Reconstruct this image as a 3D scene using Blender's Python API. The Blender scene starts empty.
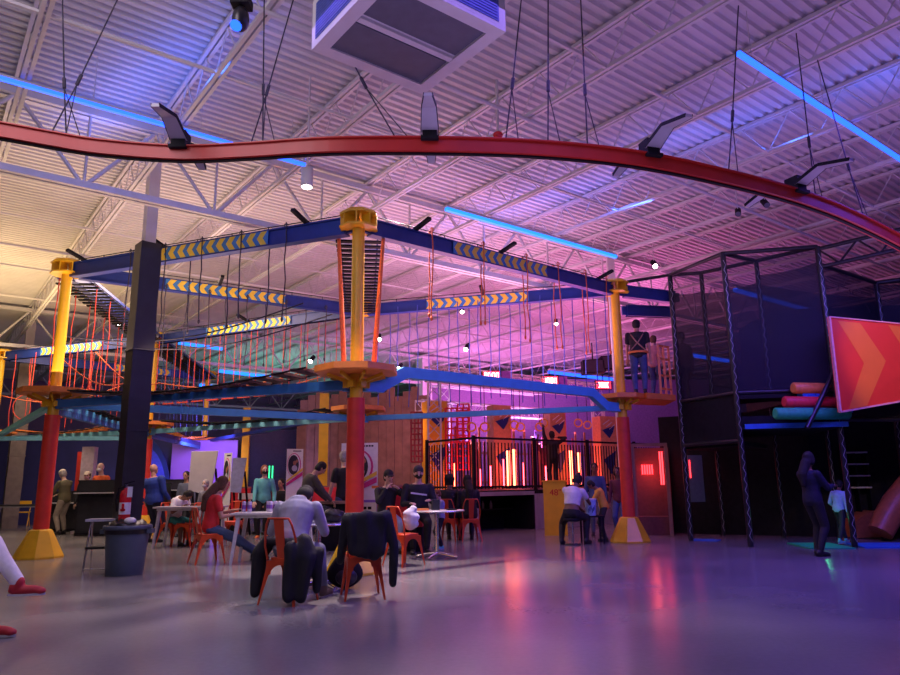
import bpy, math, random
from mathutils import Vector, Matrix
random.seed(7)
SC = bpy.context.scene
COL = SC.collection
R = math.radians
V = Vector

# ------------------------------------------------------------------ camera
CAM_H = 1.2
F = 698.5
def _nz(v): return v.normalized()
_d1 = _nz(V((929, 133.5, F))); _d2 = _nz(V((-547, 152.5, F)))
_n = _d1.cross(_d2).normalized()
if _n.y > 0: _n = -_n
_fw = V((0, 0, 1)); _Y = (_fw - _n * _fw.dot(_n)).normalized(); _X = _Y.cross(_n)
if _X.x < 0: _X = -_X
C2W = Matrix((_X, _Y, _n))                      # image axes (x right, y down, z ahead) to the world
cd = bpy.data.cameras.new('camera'); cam = bpy.data.objects.new('camera', cd); COL.objects.link(cam)
cd.sensor_width = 36; cd.lens = F / 900 * 36; cd.clip_end = 200
_r = C2W @ Matrix(((1, 0, 0), (0, -1, 0), (0, 0, -1)))
cam.matrix_world = Matrix.Translation((0, 0, CAM_H)) @ _r.to_4x4()
SC.camera = cam
# building axes: U1 runs with the roof deck ribs, U2 with the joists
U1 = C2W @ _d1; U2 = C2W @ _d2
U1.z = U2.z = 0; U1.normalize(); U2.normalize()
BRZ = math.atan2(U1.y, U1.x)
def W(a, b, z=0): return U1 * a + U2 * b + V((0, 0, z))
def ray(px, py): return C2W @ V((px - 450, py - 337.5, F))
def Z(px, py, z): r = ray(px, py); t = (z - CAM_H) / r.z; return V((r.x * t, r.y * t, z))
def D(px, py, d): r = ray(px, py); t = d / r.y; return V((r.x * t, d, r.z * t + CAM_H))
def G(px, py): return Z(px, py, 0)
def HX(px, d): return (px - 450) / 690 * d       # sideways place of a floor point about a depth
SC.view_settings.view_transform = 'Standard'; SC.view_settings.look = 'None'
SC.view_settings.exposure = 0.0; SC.view_settings.gamma = 1.0

# ------------------------------------------------------------------ world and added lights
wd = bpy.data.worlds.new('world'); SC.world = wd; wd.use_nodes = True
wd.node_tree.nodes['Background'].inputs[0].default_value = (0.22, 0.16, 0.48, 1)
wd.node_tree.nodes['Background'].inputs[1].default_value = 0.10
def area(name, loc, size, energy, color, up=False, target=None, sy=None):
    l = bpy.data.lights.new(name, 'AREA'); l.energy = energy; l.color = color; l.size = size
    if sy: l.shape = 'RECTANGLE'; l.size_y = sy
    else: l.shape = 'DISK'
    o = bpy.data.objects.new(name, l); COL.objects.link(o); o.location = loc
    if target is not None: o.rotation_euler = (V(target) - V(loc)).to_track_quat('-Z', 'Y').to_euler()
    elif up: o.rotation_euler = (math.pi, 0, 0)
    return o
def point(name, loc, energy, color, rad=.15):
    l = bpy.data.lights.new(name, 'POINT'); l.energy = energy; l.color = color; l.shadow_soft_size = rad
    o = bpy.data.objects.new(name, l); COL.objects.link(o); o.location = loc; return o
def spot(name, loc, target, energy, color, ang=60, blend=.5, rad=.08):
    l = bpy.data.lights.new(name, 'SPOT'); l.energy = energy; l.color = color; l.spot_size = R(ang); l.spot_blend = blend; l.shadow_soft_size = rad
    o = bpy.data.objects.new(name, l); COL.objects.link(o); o.location = loc
    o.rotation_euler = (V(target) - V(loc)).to_track_quat('-Z', 'Y').to_euler(); return o
LIGHTS = True
if LIGHTS:
    # unseen area lights added to wash the deck from below
    area('wash_violet', (0.5, 4.0, 2.2), 5, 55, (.62, .44, 1), up=True)
    area('wash_violet', (6.0, 8.5, 2.2), 5, 78, (.66, .34, 1), up=True)
    area('wash_pink', (0.5, 15, 3.4), 5, 290, (1, .42, .72), up=True)
    area('wash_pink', (5.5, 20, 3.4), 5, 280, (1, .20, .66), up=True)
    area('wash_warm', (-11.5, 16, 3.3), 5, 390, (1, .68, .32), up=True)
    area('wash_warm', (-5.5, 12.5, 3.3), 4, 190, (1, .66, .50), up=True)
    area('wash_magenta', (2, 28, 3.0), 6, 420, (1, .22, .75), up=True)
    area('wash_green', (-7, 30, 3.0), 3, 120, (.15, 1, .6), up=True)
    # unseen fill lights added over the floor; house_spot follows the table shadows
    area('fill_warm', (-6, 15, 5.6), 3, 235, (1, .74, .64))
    spot('house_spot', (-.75, 11.4, 5.95), (-1.5, 8.6, 0), 2600, (1, .76, .76), 82, .8, .1)
    area('fill_violet', (0.5, 6.0, 5.2), 4, 90, (.34, .20, 1))
    area('fill_blue', (6.0, 8.5, 5.4), 4, 420, (.16, .07, 1))
    area('fill_warm', (-11, 19, 5.6), 3, 200, (1, .75, .6))
    area('fill_magenta', (1.8, 15.5, 5.4), 1, 30, (1, .25, .6))
    area('fill_front', (-3.5, 3.0, 5.7), 2.5, 95, (.92, .78, .92), target=(-3.5, 12, 1.6))

# ------------------------------------------------------------------ mesh collector
class MB:
    def __init__(s): s.v = []; s.f = []; s.sm = []
    def add(s, vs, fs, smooth=False):
        b = len(s.v); s.v += [V(p) for p in vs]; s.f += [tuple(b + i for i in f) for f in fs]; s.sm += [smooth] * len(fs)
    def hexa(s, p):   # 8 points: bottom ring 4 then top ring 4
        s.add(p, [(3, 2, 1, 0), (4, 5, 6, 7), (0, 1, 5, 4), (1, 2, 6, 5), (2, 3, 7, 6), (3, 0, 4, 7)]); return s
    def box(s, c, d, rz=0, m=None):
        c = V(c); x, y, z = d[0] / 2, d[1] / 2, d[2] / 2
        q = [V(t) for t in ((-x, -y, -z), (x, -y, -z), (x, y, -z), (-x, y, -z), (-x, -y, z), (x, -y, z), (x, y, z), (-x, y, z))]
        mm = m if m is not None else Matrix.Rotation(rz, 3, 'Z')
        s.hexa([c + mm @ t for t in q]); return s
    def bar(s, p, q, w, h, up=(0, 0, 1)):
        p, q = V(p), V(q); d = (q - p).normalized(); u = V(up)
        if abs(d.dot(u)) > .98: u = V((0, 1, 0))
        x = d.cross(u).normalized() * w / 2; y = x.cross(d).normalized() * h / 2
        s.hexa([p - x - y, p + x - y, p + x + y, p - x + y, q - x - y, q + x - y, q + x + y, q - x + y]); return s
    def tube(s, pts, r, n=8, smooth=True, cap=True):
        pts = [V(p) for p in pts]; k = len(pts); rs = r if isinstance(r, (list, tuple)) else [r] * k
        ref = None; vs = []
        for i, p in enumerate(pts):
            d = (pts[min(i + 1, k - 1)] - pts[max(i - 1, 0)])
            d = d.normalized() if d.length > 1e-9 else V((0, 0, 1))
            if ref is None: ref = d.orthogonal().normalized()
            x = (ref - d * ref.dot(d)); x = x.normalized() if x.length > 1e-6 else d.orthogonal().normalized(); ref = x
            y = d.cross(x)
            vs += [p + (x * math.cos(2 * math.pi * j / n) + y * math.sin(2 * math.pi * j / n)) * rs[i] for j in range(n)]
        fs = [(i * n + j, i * n + (j + 1) % n, (i + 1) * n + (j + 1) % n, (i + 1) * n + j) for i in range(k - 1) for j in range(n)]
        s.add(vs, fs, smooth)
        if cap: s.add(vs[:n], [tuple(range(n - 1, -1, -1))]); s.add(vs[-n:], [tuple(range(n))])
        return s
    def cyl(s, p, q, r, n=12, r2=None, smooth=True): return s.tube([p, q], [r, r if r2 is None else r2], n, smooth)
    def lathe(s, prof, c=(0, 0, 0), n=20, smooth=True, ph=0, cap=True):
        c = V(c); vs = [c + V((r * math.cos(2 * math.pi * j / n + ph), r * math.sin(2 * math.pi * j / n + ph), z)) for r, z in prof for j in range(n)]
        k = len(prof)
        fs = [(i * n + j, i * n + (j + 1) % n, (i + 1) * n + (j + 1) % n, (i + 1) * n + j) for i in range(k - 1) for j in range(n)]
        s.add(vs, fs, smooth)
        if cap: s.add(vs[:n], [tuple(range(n - 1, -1, -1))]); s.add(vs[-n:], [tuple(range(n))])
        return s
    def ell(s, c, r, m=None, nu=12, nv=8, smooth=True):
        c = V(c); r = V(r) if not isinstance(r, (int, float)) else V((r, r, r)); mm = m or Matrix.Identity(3)
        vs = [c + mm @ V((0, 0, -r.z))]
        for i in range(1, nv):
            t = -math.pi / 2 + math.pi * i / nv
            vs += [c + mm @ V((r.x * math.cos(t) * math.cos(2 * math.pi * j / nu), r.y * math.cos(t) * math.sin(2 * math.pi * j / nu), r.z * math.sin(t))) for j in range(nu)]
        vs.append(c + mm @ V((0, 0, r.z))); last = len(vs) - 1
        fs = [(0, 1 + (j + 1) % nu, 1 + j) for j in range(nu)]
        for i in range(nv - 2):
            a, b = 1 + i * nu, 1 + (i + 1) * nu
            fs += [(a + j, a + (j + 1) % nu, b + (j + 1) % nu, b + j) for j in range(nu)]
        a = 1 + (nv - 2) * nu
        fs += [(a + j, a + (j + 1) % nu, last) for j in range(nu)]
        s.add(vs, fs, smooth); return s
    def prism(s, poly, o, x, y, t):   # 2-D polygon in the plane o + x,y pushed along the normal by t
        o, x, y = V(o), V(x), V(y); nn = x.cross(y).normalized() * t; k = len(poly)
        a = [o + x * p[0] + y * p[1] for p in poly]; b = [p + nn for p in a]
        s.add(a + b, [tuple(range(k - 1, -1, -1)), tuple(range(k, 2 * k))] + [(i, (i + 1) % k, k + (i + 1) % k, k + i) for i in range(k)]); return s
    def ring(s, c, rad, r, x, y, n=20, m=6):
        c, x, y = V(c), V(x).normalized(), V(y).normalized(); z = x.cross(y); vs = []
        for i in range(n):
            t = 2 * math.pi * i / n; d = x * math.cos(t) + y * math.sin(t)
            vs += [c + d * (rad + r * math.cos(2 * math.pi * j / m)) + z * r * math.sin(2 * math.pi * j / m) for j in range(m)]
        s.add(vs, [(i * m + j, ((i + 1) % n) * m + j, ((i + 1) % n) * m + (j + 1) % m, i * m + (j + 1) % m) for i in range(n) for j in range(m)], True); return s
    def cone(s, p, q, r1, r2, n=10): # capsule-like piece for the figures
        s.tube([p, q], [r1, r2], n); s.ell(p, r1, None, 10, 6); s.ell(q, r2, None, 10, 6); return s
    def mesh(s, name, off=None):
        me = bpy.data.meshes.new(name)
        vs = s.v if off is None else [off @ p for p in s.v]
        me.from_pydata([tuple(p) for p in vs], [], s.f); me.polygons.foreach_set('use_smooth', s.sm); me.update(); return me
    def build(s, name, mat, parent=None, world=False):
        off = None
        if world and parent is not None: off = MW(parent).inverted()
        me = s.mesh(name, off); me.materials.append(mat)
        o = bpy.data.objects.new(name, me); COL.objects.link(o)
        if parent is not None: o.parent = parent
        return o
def MW(o):
    m = Matrix.LocRotScale(o.location, o.rotation_euler.to_quaternion(), o.scale)
    return m if o.parent is None else MW(o.parent) @ m
def tag(o, label=None, cat=None, group=None, kind=None):
    if label: o['label'] = label
    if cat: o['category'] = cat
    if group: o['group'] = group
    if kind: o['kind'] = kind
    return o
def thing(name, label, cat, loc=(0, 0, 0), rz=0, group=None, scale=1):
    o = bpy.data.objects.new(name, None); COL.objects.link(o); o.location = loc; o.rotation_euler = (0, 0, rz); o.empty_display_size = .1
    o.scale = (scale,) * 3
    return tag(o, label, cat, group)
def single(mb, name, mat, label, cat, group=None, kind=None):
    lo = [min(p[i] for p in mb.v) for i in range(3)]; hi = [max(p[i] for p in mb.v) for i in range(3)]
    c = V(((lo[0] + hi[0]) / 2, (lo[1] + hi[1]) / 2, lo[2]))
    me = mb.mesh(name, Matrix.Translation(-c)); me.materials.append(mat)
    o = bpy.data.objects.new(name, me); COL.objects.link(o); o.location = c
    return tag(o, label, cat, group, kind)
def copy_tree(root, loc=None, rz=None, label=None, group=None):
    def rec(o, par):
        c = o.copy(); COL.objects.link(c)
        if par is not None: c.parent = par
        for ch in kids.get(o.name, []): rec(ch, c)
        return c
    kids = {}
    for o in COL.objects:
        if o.parent is not None: kids.setdefault(o.parent.name, []).append(o)
    c = rec(root, None)
    if loc is not None: c.location = loc
    if rz is not None: c.rotation_euler = (0, 0, rz)
    if label: c['label'] = label
    if group: c['group'] = group
    return c
def struct(mb, name, mat, parent=None):
    o = mb.build(name, mat, parent)
    if parent is None: o['kind'] = 'structure'
    return o

# ------------------------------------------------------------------ materials
_mats = {}
def mat(name, col, rough=.5, metal=0, var=.12, scale=14, bump=0, spec=.5):
    if name in _mats: return _mats[name]
    m = bpy.data.materials.new(name); m.use_nodes = True; nt = m.node_tree; b = nt.nodes['Principled BSDF']
    b.inputs['Roughness'].default_value = rough; b.inputs['Metallic'].default_value = metal
    b.inputs['Specular IOR Level'].default_value = spec
    tc = nt.nodes.new('ShaderNodeTexCoord'); nz = nt.nodes.new('ShaderNodeTexNoise'); nz.inputs['Scale'].default_value = scale; nz.inputs['Detail'].default_value = 4
    nt.links.new(tc.outputs['Object'], nz.inputs['Vector'])
    cr = nt.nodes.new('ShaderNodeValToRGB'); cr.color_ramp.elements[0].position = .3; cr.color_ramp.elements[1].position = .7
    cr.color_ramp.elements[0].color = tuple(c * (1 - var) for c in col) + (1,); cr.color_ramp.elements[1].color = tuple(min(1, c * (1 + var)) for c in col) + (1,)
    nt.links.new(nz.outputs['Fac'], cr.inputs['Fac']); nt.links.new(cr.outputs['Color'], b.inputs['Base Color'])
    if bump:
        bp = nt.nodes.new('ShaderNodeBump'); bp.inputs['Strength'].default_value = bump; bp.inputs['Distance'].default_value = .02
        nt.links.new(nz.outputs['Fac'], bp.inputs['Height']); nt.links.new(bp.outputs['Normal'], b.inputs['Normal'])
    _mats[name] = m; return m
def glow(name, col, st):
    if name in _mats: return _mats[name]
    m = bpy.data.materials.new(name); m.use_nodes = True; nt = m.node_tree; b = nt.nodes['Principled BSDF']
    b.inputs['Base Color'].default_value = (.02, .02, .02, 1); b.inputs['Emission Color'].default_value = (*col, 1); b.inputs['Emission Strength'].default_value = st
    _mats[name] = m; return m
def net(name, col, alpha, scale=None):
    m = bpy.data.materials.new(name); m.use_nodes = True; nt = m.node_tree; nt.nodes.clear()
    out = nt.nodes.new('ShaderNodeOutputMaterial'); mx = nt.nodes.new('ShaderNodeMixShader'); tr = nt.nodes.new('ShaderNodeBsdfTransparent'); df = nt.nodes.new('ShaderNodeBsdfPrincipled')
    df.inputs['Base Color'].default_value = (*col, 1); df.inputs['Roughness'].default_value = .7
    tc = nt.nodes.new('ShaderNodeTexCoord'); nz = nt.nodes.new('ShaderNodeTexNoise'); nz.inputs['Scale'].default_value = 3
    mr = nt.nodes.new('ShaderNodeMapRange'); mr.inputs['To Min'].default_value = alpha - .08; mr.inputs['To Max'].default_value = alpha + .08
    nt.links.new(tc.outputs['Object'], nz.inputs['Vector']); nt.links.new(nz.outputs['Fac'], mr.inputs['Value']); nt.links.new(mr.outputs['Result'], mx.inputs['Fac'])
    nt.links.new(tr.outputs[0], mx.inputs[1]); nt.links.new(df.outputs[0], mx.inputs[2]); nt.links.new(mx.outputs[0], out.inputs[0]); _mats[name] = m; return m

M = dict(
 deck=mat('painted_deck', (.62, .60, .60), .55, 0, .06, 2), steel=mat('white_steel', (.66, .64, .64), .45, 0, .05, 6),
 yellow=mat('yellow_paint', (.85, .50, .02), .38, 0, .08, 5), redpad=mat('red_pad', (.78, .055, .03), .42, 0, .10, 6), orange=mat('orange_paint', (.86, .22, .03), .42, 0, .10, 8),
 plat=mat('orange_platform', (.80, .24, .04), .5, 0, .10, 8),
 navy=mat('navy_steel', (.016, .038, .22), .4, 0, .12, 6), sky=mat('sky_blue_steel', (.09, .40, .70), .42, 0, .08, 6), teal=mat('teal_steel', (.20, .54, .62), .45, 0, .08, 6),
 blk=mat('black_matte', (.010, .010, .013), .7, 0, .3, 10, 0, .2), blkgl=mat('black_gloss', (.015, .015, .02), .3, 0, .2, 10), char=mat('charcoal_vinyl', (.024, .025, .031), .42, 0, .2, 5, .15),
 brownpad=mat('taupe_vinyl', (.17, .14, .11), .5, 0, .2, 5, .1), railred=mat('rail_red', (.50, .025, .014), .4, 0, .10, 4), chrome=mat('brushed_chrome', (.75, .75, .78), .22, 1, .05, 20),
 chair=mat('orange_red_metal', (.64, .075, .025), .3, .25, .08, 8), grey=mat('light_grey', (.50, .50, .54), .5), white=mat('white_plain', (.80, .79, .80), .5, 0, .05), wallblue=mat('dark_blue_paint', (.035, .04, .16), .6, 0, .15, 2),
 purple=mat('purple_paint', (.26, .13, .58), .6, 0, .08, 2), canvas=mat('cream_canvas', (.72, .68, .62), .7, 0, .06, 5), wood=mat('pine_planks', (.28, .15, .11), .6, 0, .25, 3),
 can=mat('blue_grey_plastic', (.075, .10, .15), .45, 0, .08, 8), extred=mat('extinguisher_red', (.70, .02, .03), .22, 0, .05), slideor=mat('dim_orange_plastic', (.50, .15, .05), .4), rope=mat('dark_rope', (.05, .045, .07), .8, 0, .3, 30), ropeor=mat('orange_rope', (.72, .16, .05), .7, 0, .15, 30), roperd=mat('red_rope', (.70, .07, .04), .7, 0, .15, 30), ropebl=mat('blue_rope', (.06, .09, .40), .7, 0, .15, 30),
 chev=mat('chevron_yellow', (.86, .62, .06), .5, 0, .08, 10), chevbg=mat('chevron_blue', (.05, .22, .52), .5, 0, .08, 10), wingw=mat('wing_grey', (.46, .45, .50), .45, 0, .1, 5),
 grille=mat('grille_dark', (.10, .11, .15), .55, 0, .1, 8), grillebl=mat('grille_blue_lit', (.10, .14, .50), .5, 0, .1, 8), tabletop=mat('grey_laminate', (.55, .54, .56), .3, 0, .06, 5), corr=mat('galvanised_sheet', (.50, .49, .54), .35, .4, .1, 5),
 panelo=mat('orange_panel', (.90, .055, .025), .45, 0, .04, 3), panelc=mat('orange_chevron', (.95, .19, .03), .45, 0, .04, 3), netd=net('black_netting', (.008, .007, .020), .80), netl=net('black_netting_thin', (.010, .009, .028), .52),
 matg=mat('green_mat', (.02, .45, .20), .55), matb=mat('blue_mat', (.03, .18, .62), .5), matr=mat('red_roll', (.75, .03, .05), .5), mato=mat('orange_roll', (.82, .26, .06), .5),
 led=glow('led_blue', (.010, .075, 1), 4), ledc=glow('led_cyan', (.010, .19, 1), 2.4), doorglow=glow('tube_door_red', (1, .03, .04), 6), redglow=glow('tube_red', (1, .04, .06), 16), warmglow=glow('tube_warm', (1, .13, .06), 14), lamp=glow('lamp_white', (1, .88, .8), 25), sign=glow('sign_red', (1, .03, .06), 3.5), signw=glow('sign_digit', (1, .55, .55), 8), pinkglow=glow('tube_pink', (1, .05, .22), 5), greenglow=glow('green_led', (.03, .9, .3), 2.2),
)
# polished concrete
def concrete():
    m = bpy.data.materials.new('polished_concrete'); m.use_nodes = True; nt = m.node_tree; b = nt.nodes['Principled BSDF']
    tc = nt.nodes.new('ShaderNodeTexCoord'); n1 = nt.nodes.new('ShaderNodeTexNoise'); n1.inputs['Scale'].default_value = .5; n1.inputs['Detail'].default_value = 2; n1.inputs['Roughness'].default_value = .6
    n2 = nt.nodes.new('ShaderNodeTexNoise'); n2.inputs['Scale'].default_value = 22; n2.inputs['Detail'].default_value = 5
    nt.links.new(tc.outputs['Object'], n1.inputs['Vector']); nt.links.new(tc.outputs['Object'], n2.inputs['Vector'])
    ad = nt.nodes.new('ShaderNodeMath'); ad.operation = 'MULTIPLY_ADD'; ad.inputs[1].default_value = .35
    nt.links.new(n2.outputs['Fac'], ad.inputs[0]); nt.links.new(n1.outputs['Fac'], ad.inputs[2])
    cr = nt.nodes.new('ShaderNodeValToRGB'); cr.color_ramp.elements[0].position = .35; cr.color_ramp.elements[0].color = (.150, .145, .150, 1); cr.color_ramp.elements[1].position = 1.0; cr.color_ramp.elements[1].color = (.235, .225, .23, 1)
    nt.links.new(ad.outputs[0], cr.inputs['Fac']); nt.links.new(cr.outputs['Color'], b.inputs['Base Color'])
    mr = nt.nodes.new('ShaderNodeMapRange'); mr.inputs['From Min'].default_value = .3; mr.inputs['From Max'].default_value = .75; mr.inputs['To Min'].default_value = .17; mr.inputs['To Max'].default_value = .27
    nt.links.new(n1.outputs['Fac'], mr.inputs['Value']); nt.links.new(mr.outputs['Result'], b.inputs['Roughness'])
    bp = nt.nodes.new('ShaderNodeBump'); bp.inputs['Strength'].default_value = .025; bp.inputs['Distance'].default_value = .01
    nt.links.new(n2.outputs['Fac'], bp.inputs['Height']); nt.links.new(bp.outputs['Normal'], b.inputs['Normal'])
    return m
M['floor'] = concrete()

# ------------------------------------------------------------------ shell
A0, A1, B0, B1 = -22, 36, -5, 42
mb = MB(); mb.hexa([W(A0, B0, -.2), W(A1, B0, -.2), W(A1, B1, -.2), W(A0, B1, -.2), W(A0, B0), W(A1, B0), W(A1, B1), W(A0, B1)])
struct(mb, 'floor', M['floor'])
mb = MB(); mb.hexa([W(A0, B1), W(A1, B1), W(A1, B1 + .2), W(A0, B1 + .2), W(A0, B1, 6.9), W(A1, B1, 6.9), W(A1, B1 + .2, 6.9), W(A0, B1 + .2, 6.9)])
struct(mb, 'wall_far', mat('lilac_wall', (.30, .24, .40), .7, 0, .1, 1))
mb = MB(); mb.hexa([W(A1, B0), W(A1 + .2, B0), W(A1 + .2, B1), W(A1, B1), W(A1, B0, 6.9), W(A1 + .2, B0, 6.9), W(A1 + .2, B1, 6.9), W(A1, B1, 6.9)])
struct(mb, 'wall_right', mat('lilac_wall', (.30, .24, .40)))
mb = MB(); mb.hexa([W(A0 - .2, B0), W(A0, B0), W(A0, B1), W(A0 - .2, B1), W(A0 - .2, B0, 6.9), W(A0, B0, 6.9), W(A0, B1, 6.9), W(A0 - .2, B1, 6.9)])
struct(mb, 'wall_left', M['wallblue'])
# ceiling: ribbed deck, open-web joists, girders
ceil = bpy.data.objects.new('ceiling', None); COL.objects.link(ceil); ceil['kind'] = 'structure'
ZD = 6.74
mb = MB(); P = .152; prof = []
b = B0
while b < B1:
    prof += [(b, ZD), (b + .065, ZD), (b + .085, ZD + .045), (b + .132, ZD + .045)]; b += P
vs = [W(A0, q[0], q[1]) for q in prof] + [W(A1, q[0], q[1]) for q in prof]; k = len(prof)
mb.add(vs, [(i, i + 1, k + i + 1, k + i) for i in range(k - 1)])
mb.build('deck', M['deck'], ceil)
mb = MB(); mb.hexa([W(A0, B0, 6.82), W(A1, B0, 6.82), W(A1, B1, 6.82), W(A0, B1, 6.82), W(A0, B0, 6.9), W(A1, B0, 6.9), W(A1, B1, 6.9), W(A0, B1, 6.9)])
mb.build('deck_topping', M['deck'], ceil)
JA = [.62 + 1.885 * i for i in range(-9, 18)]
jt = MB(); n = 60; j0, j1 = B0 + .2, B1 - .2; up = (0, 0, 1)
for z, h in ((6.70, .05), (6.14, .05)):
    for s in (-1, 1): jt.bar((s * .035, j0, z), (s * .035, j1, z), .045, h)
st = (j1 - j0) / n
for i in range(n):
    y = j0 + i * st; jt.tube([(0, y, 6.69), (0, y + st / 2, 6.15), (0, y + st, 6.69)], .012, 5, True, False)
jme = jt.mesh('joist'); jme.materials.append(M['steel'])
for a in JA:
    o = bpy.data.objects.new('joist', jme); COL.objects.link(o); o.parent = ceil; o.location = U1 * a; o.rotation_euler = (0, 0, BRZ)
def girder(b):
    g = MB(); z0, z1 = 5.44, 6.58
    for z in (z0, z1):
        for s in (-1, 1): g.bar(W(A0, b + s * .06, z), W(A1, b + s * .06, z), .07, .10)
    a = JA[0]; st = 1.885
    while a + st < A1:
        g.tube([W(a, b, z1), W(a + st / 2, b, z0)], .032, 6); g.tube([W(a + st / 2, b, z0), W(a + st, b, z1)], .032, 6)
        g.tube([W(a + st / 2, b, z0), W(a + st / 2, b, z1)], .022, 6); a += st
    g.build('girder', M['steel'], ceil)
for b in (10.62, 24.5, 37.5): girder(b)
# bridging angles across the joists and a few conduits
for b, z in ((4.9, 6.14), (7.8, 6.14), (14.5, 6.14), (18, 6.14), (21, 6.14)):
    MB().bar(W(A0, b, z), W(A1, b, z), .035, .035).build('bridging', M['steel'], ceil)
for b in (6.3, 16.2): MB().tube([W(A0, b, 6.08), W(A1, b, 6.08)], .03, 6).build('sprinkler_pipe', M['steel'], ceil)
# ------------------------------------------------------------------ columns
def column(name, x, y, rz, pad, padm, zp, label, strapz=(), shaft=.15, padw=.3):
    t = thing(name, label, 'column', (x, y, 0), rz)
    MB().box((0, 0, (zp + 6.6) / 2 + 0), (shaft, shaft, 6.6 - zp)).build('steel_post', M['steel'], t)
    MB().box((0, 0, 6.52), (shaft * 2, shaft * 2, .05)).build('cap_plate', M['steel'], t)
    if pad:
        m = MB(); w = padw / 2; nz = 14
        vs = []
        for i in range(nz + 1):
            z = zp * i / nz + .003; ww = w * (1 + .03 * math.sin(i * 2.1))
            vs += [V((-ww, -ww, z)), V((ww, -ww, z)), V((ww, ww, z)), V((-ww, ww, z))]
        fs = [(i * 4 + j, i * 4 + (j + 1) % 4, i * 4 + 4 + (j + 1) % 4, i * 4 + 4 + j) for i in range(nz) for j in range(4)]
        m.add(vs, fs + [(3, 2, 1, 0), (nz * 4, nz * 4 + 1, nz * 4 + 2, nz * 4 + 3)]); m.build('padding', padm, t)
        for z in strapz: MB().box((0, 0, z), (padw * 1.07, padw * 1.07, .035)).build('seam_strap', padm, t)
    return t
cp = G(124.5, 573)
COLUMN = column('padded_post', cp.x, cp.y, BRZ + .1, True, M['char'], 5.06, 'tall square column in charcoal vinyl padding, red fire extinguisher hung on it', (.95, 2.05, 3.3), .17, .32)
cq = G(8, 531); cq *= 1.06
column('padded_post', cq.x, cq.y, BRZ, True, M['brownpad'], 5.25, 'square column in taupe brown padding below a white post, far from camera', (2.2,), .25, .42)
c3 = W(17.4, 24.5); column('steel_post', c3.x, c3.y, BRZ, False, None, 0.0, 'wide bare white steel column rising behind the raised obstacle stage', (), .5)
c4 = G(627, 541) + V((.3, 1.2, 0)); column('steel_post', c4.x, c4.y, 0, False, None, 0.0, 'slim bare white column just behind the yellow pole by the net tower', (), .16)

# ------------------------------------------------------------------ LED strips
def strip(p, q, label, m, w=.07):
    t = thing('led_strip_light', label, 'light strip', (V(p) + V(q)) / 2, 0, 'blue LED strips under the ceiling')
    MB().bar(p, q, w, w * .8).build('glowing_tube', m, t, True)
    MB().bar(V(p) + V((0, 0, w * .75)), V(q) + V((0, 0, w * .75)), w * .8, w * .6).build('housing', M['steel'], t, True)
    d = V(q) - V(p)
    for f in (.05, .35, .65, .95): MB().tube([V(p) + d * f + V((0, 0, w)), V((*(V(p) + d * f).xy, 6.74))], .006, 5).build('hanger_wire', M['steel'], t, True)
    return t
def onb(px, py, b, z): # point of the ray through the pixel at height z
    return Z(px, py, z)
SZ = 6.05
strip(Z(-60, 61, SZ), Z(305, 165, SZ), 'long blue LED strip passing behind the red rail near the charcoal column', M['led'], .055)
strip(Z(738, 53, SZ), Z(935, 182, SZ), 'long blue LED strip under the open ceiling above the net tower side', M['led'], .055)
strip(Z(446, 209, 6.0), Z(616, 257, 6.0), 'cyan blue LED strip above the chevron beam from centre pole to net tower', M['ledc'], .075)
strip(Z(179, 343, 5.9), Z(222, 349, 5.9), 'short far blue LED strip above the dark slatted bridge', M['ledc'], .11)
strip(Z(219, 371, 5.9), Z(270, 377, 5.9), 'short far blue LED strip against the green-lit ceiling', M['ledc'], .14)
strip(Z(200, 385, 5.9), Z(236, 389, 5.9), 'faint far blue LED strip below the green-lit ceiling', M['ledc'], .14)
strip(Z(549, 372, 5.9), Z(625, 381, 5.9), 'far blue LED strip beyond the red scoreboards', M['led'], .14)
strip(Z(735, 290, 5.9), Z(815, 312, 5.9), 'blue LED strip glimpsed through the upper tower netting', M['led'], .10)
strip(Z(690, 355, 5.9), Z(728, 361, 5.9), 'short blue LED strip glimpsed through the netting beside the pink shirt', M['led'], .14)
strip(Z(756, 363, 5.9), Z(812, 372, 5.9), 'blue LED strip glimpsed through the netting above the foam rollers', M['led'], .14)
# glow the strips really throw on the deck
def striplight(p, q, e):
    d = V(q) - V(p); o = area('led_glow', (V(p) + V(q)) / 2 + V((0, 0, .09)), d.length, e, (.04, .14, 1), sy=.08)
    o.rotation_euler = (math.pi, 0, -math.atan2(d.y, d.x))
    o2 = area('led_glow', (V(p) + V(q)) / 2 - V((0, 0, .06)), d.length, e * .6, (.08, .2, 1), sy=.08); o2.rotation_euler = (0, 0, math.atan2(d.y, d.x))
striplight(Z(-60, 61, SZ), Z(305, 165, SZ), 22); striplight(Z(738, 53, SZ), Z(935, 182, SZ), 24); striplight(Z(446, 209, 6.0), Z(616, 257, 6.0), 18)

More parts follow.
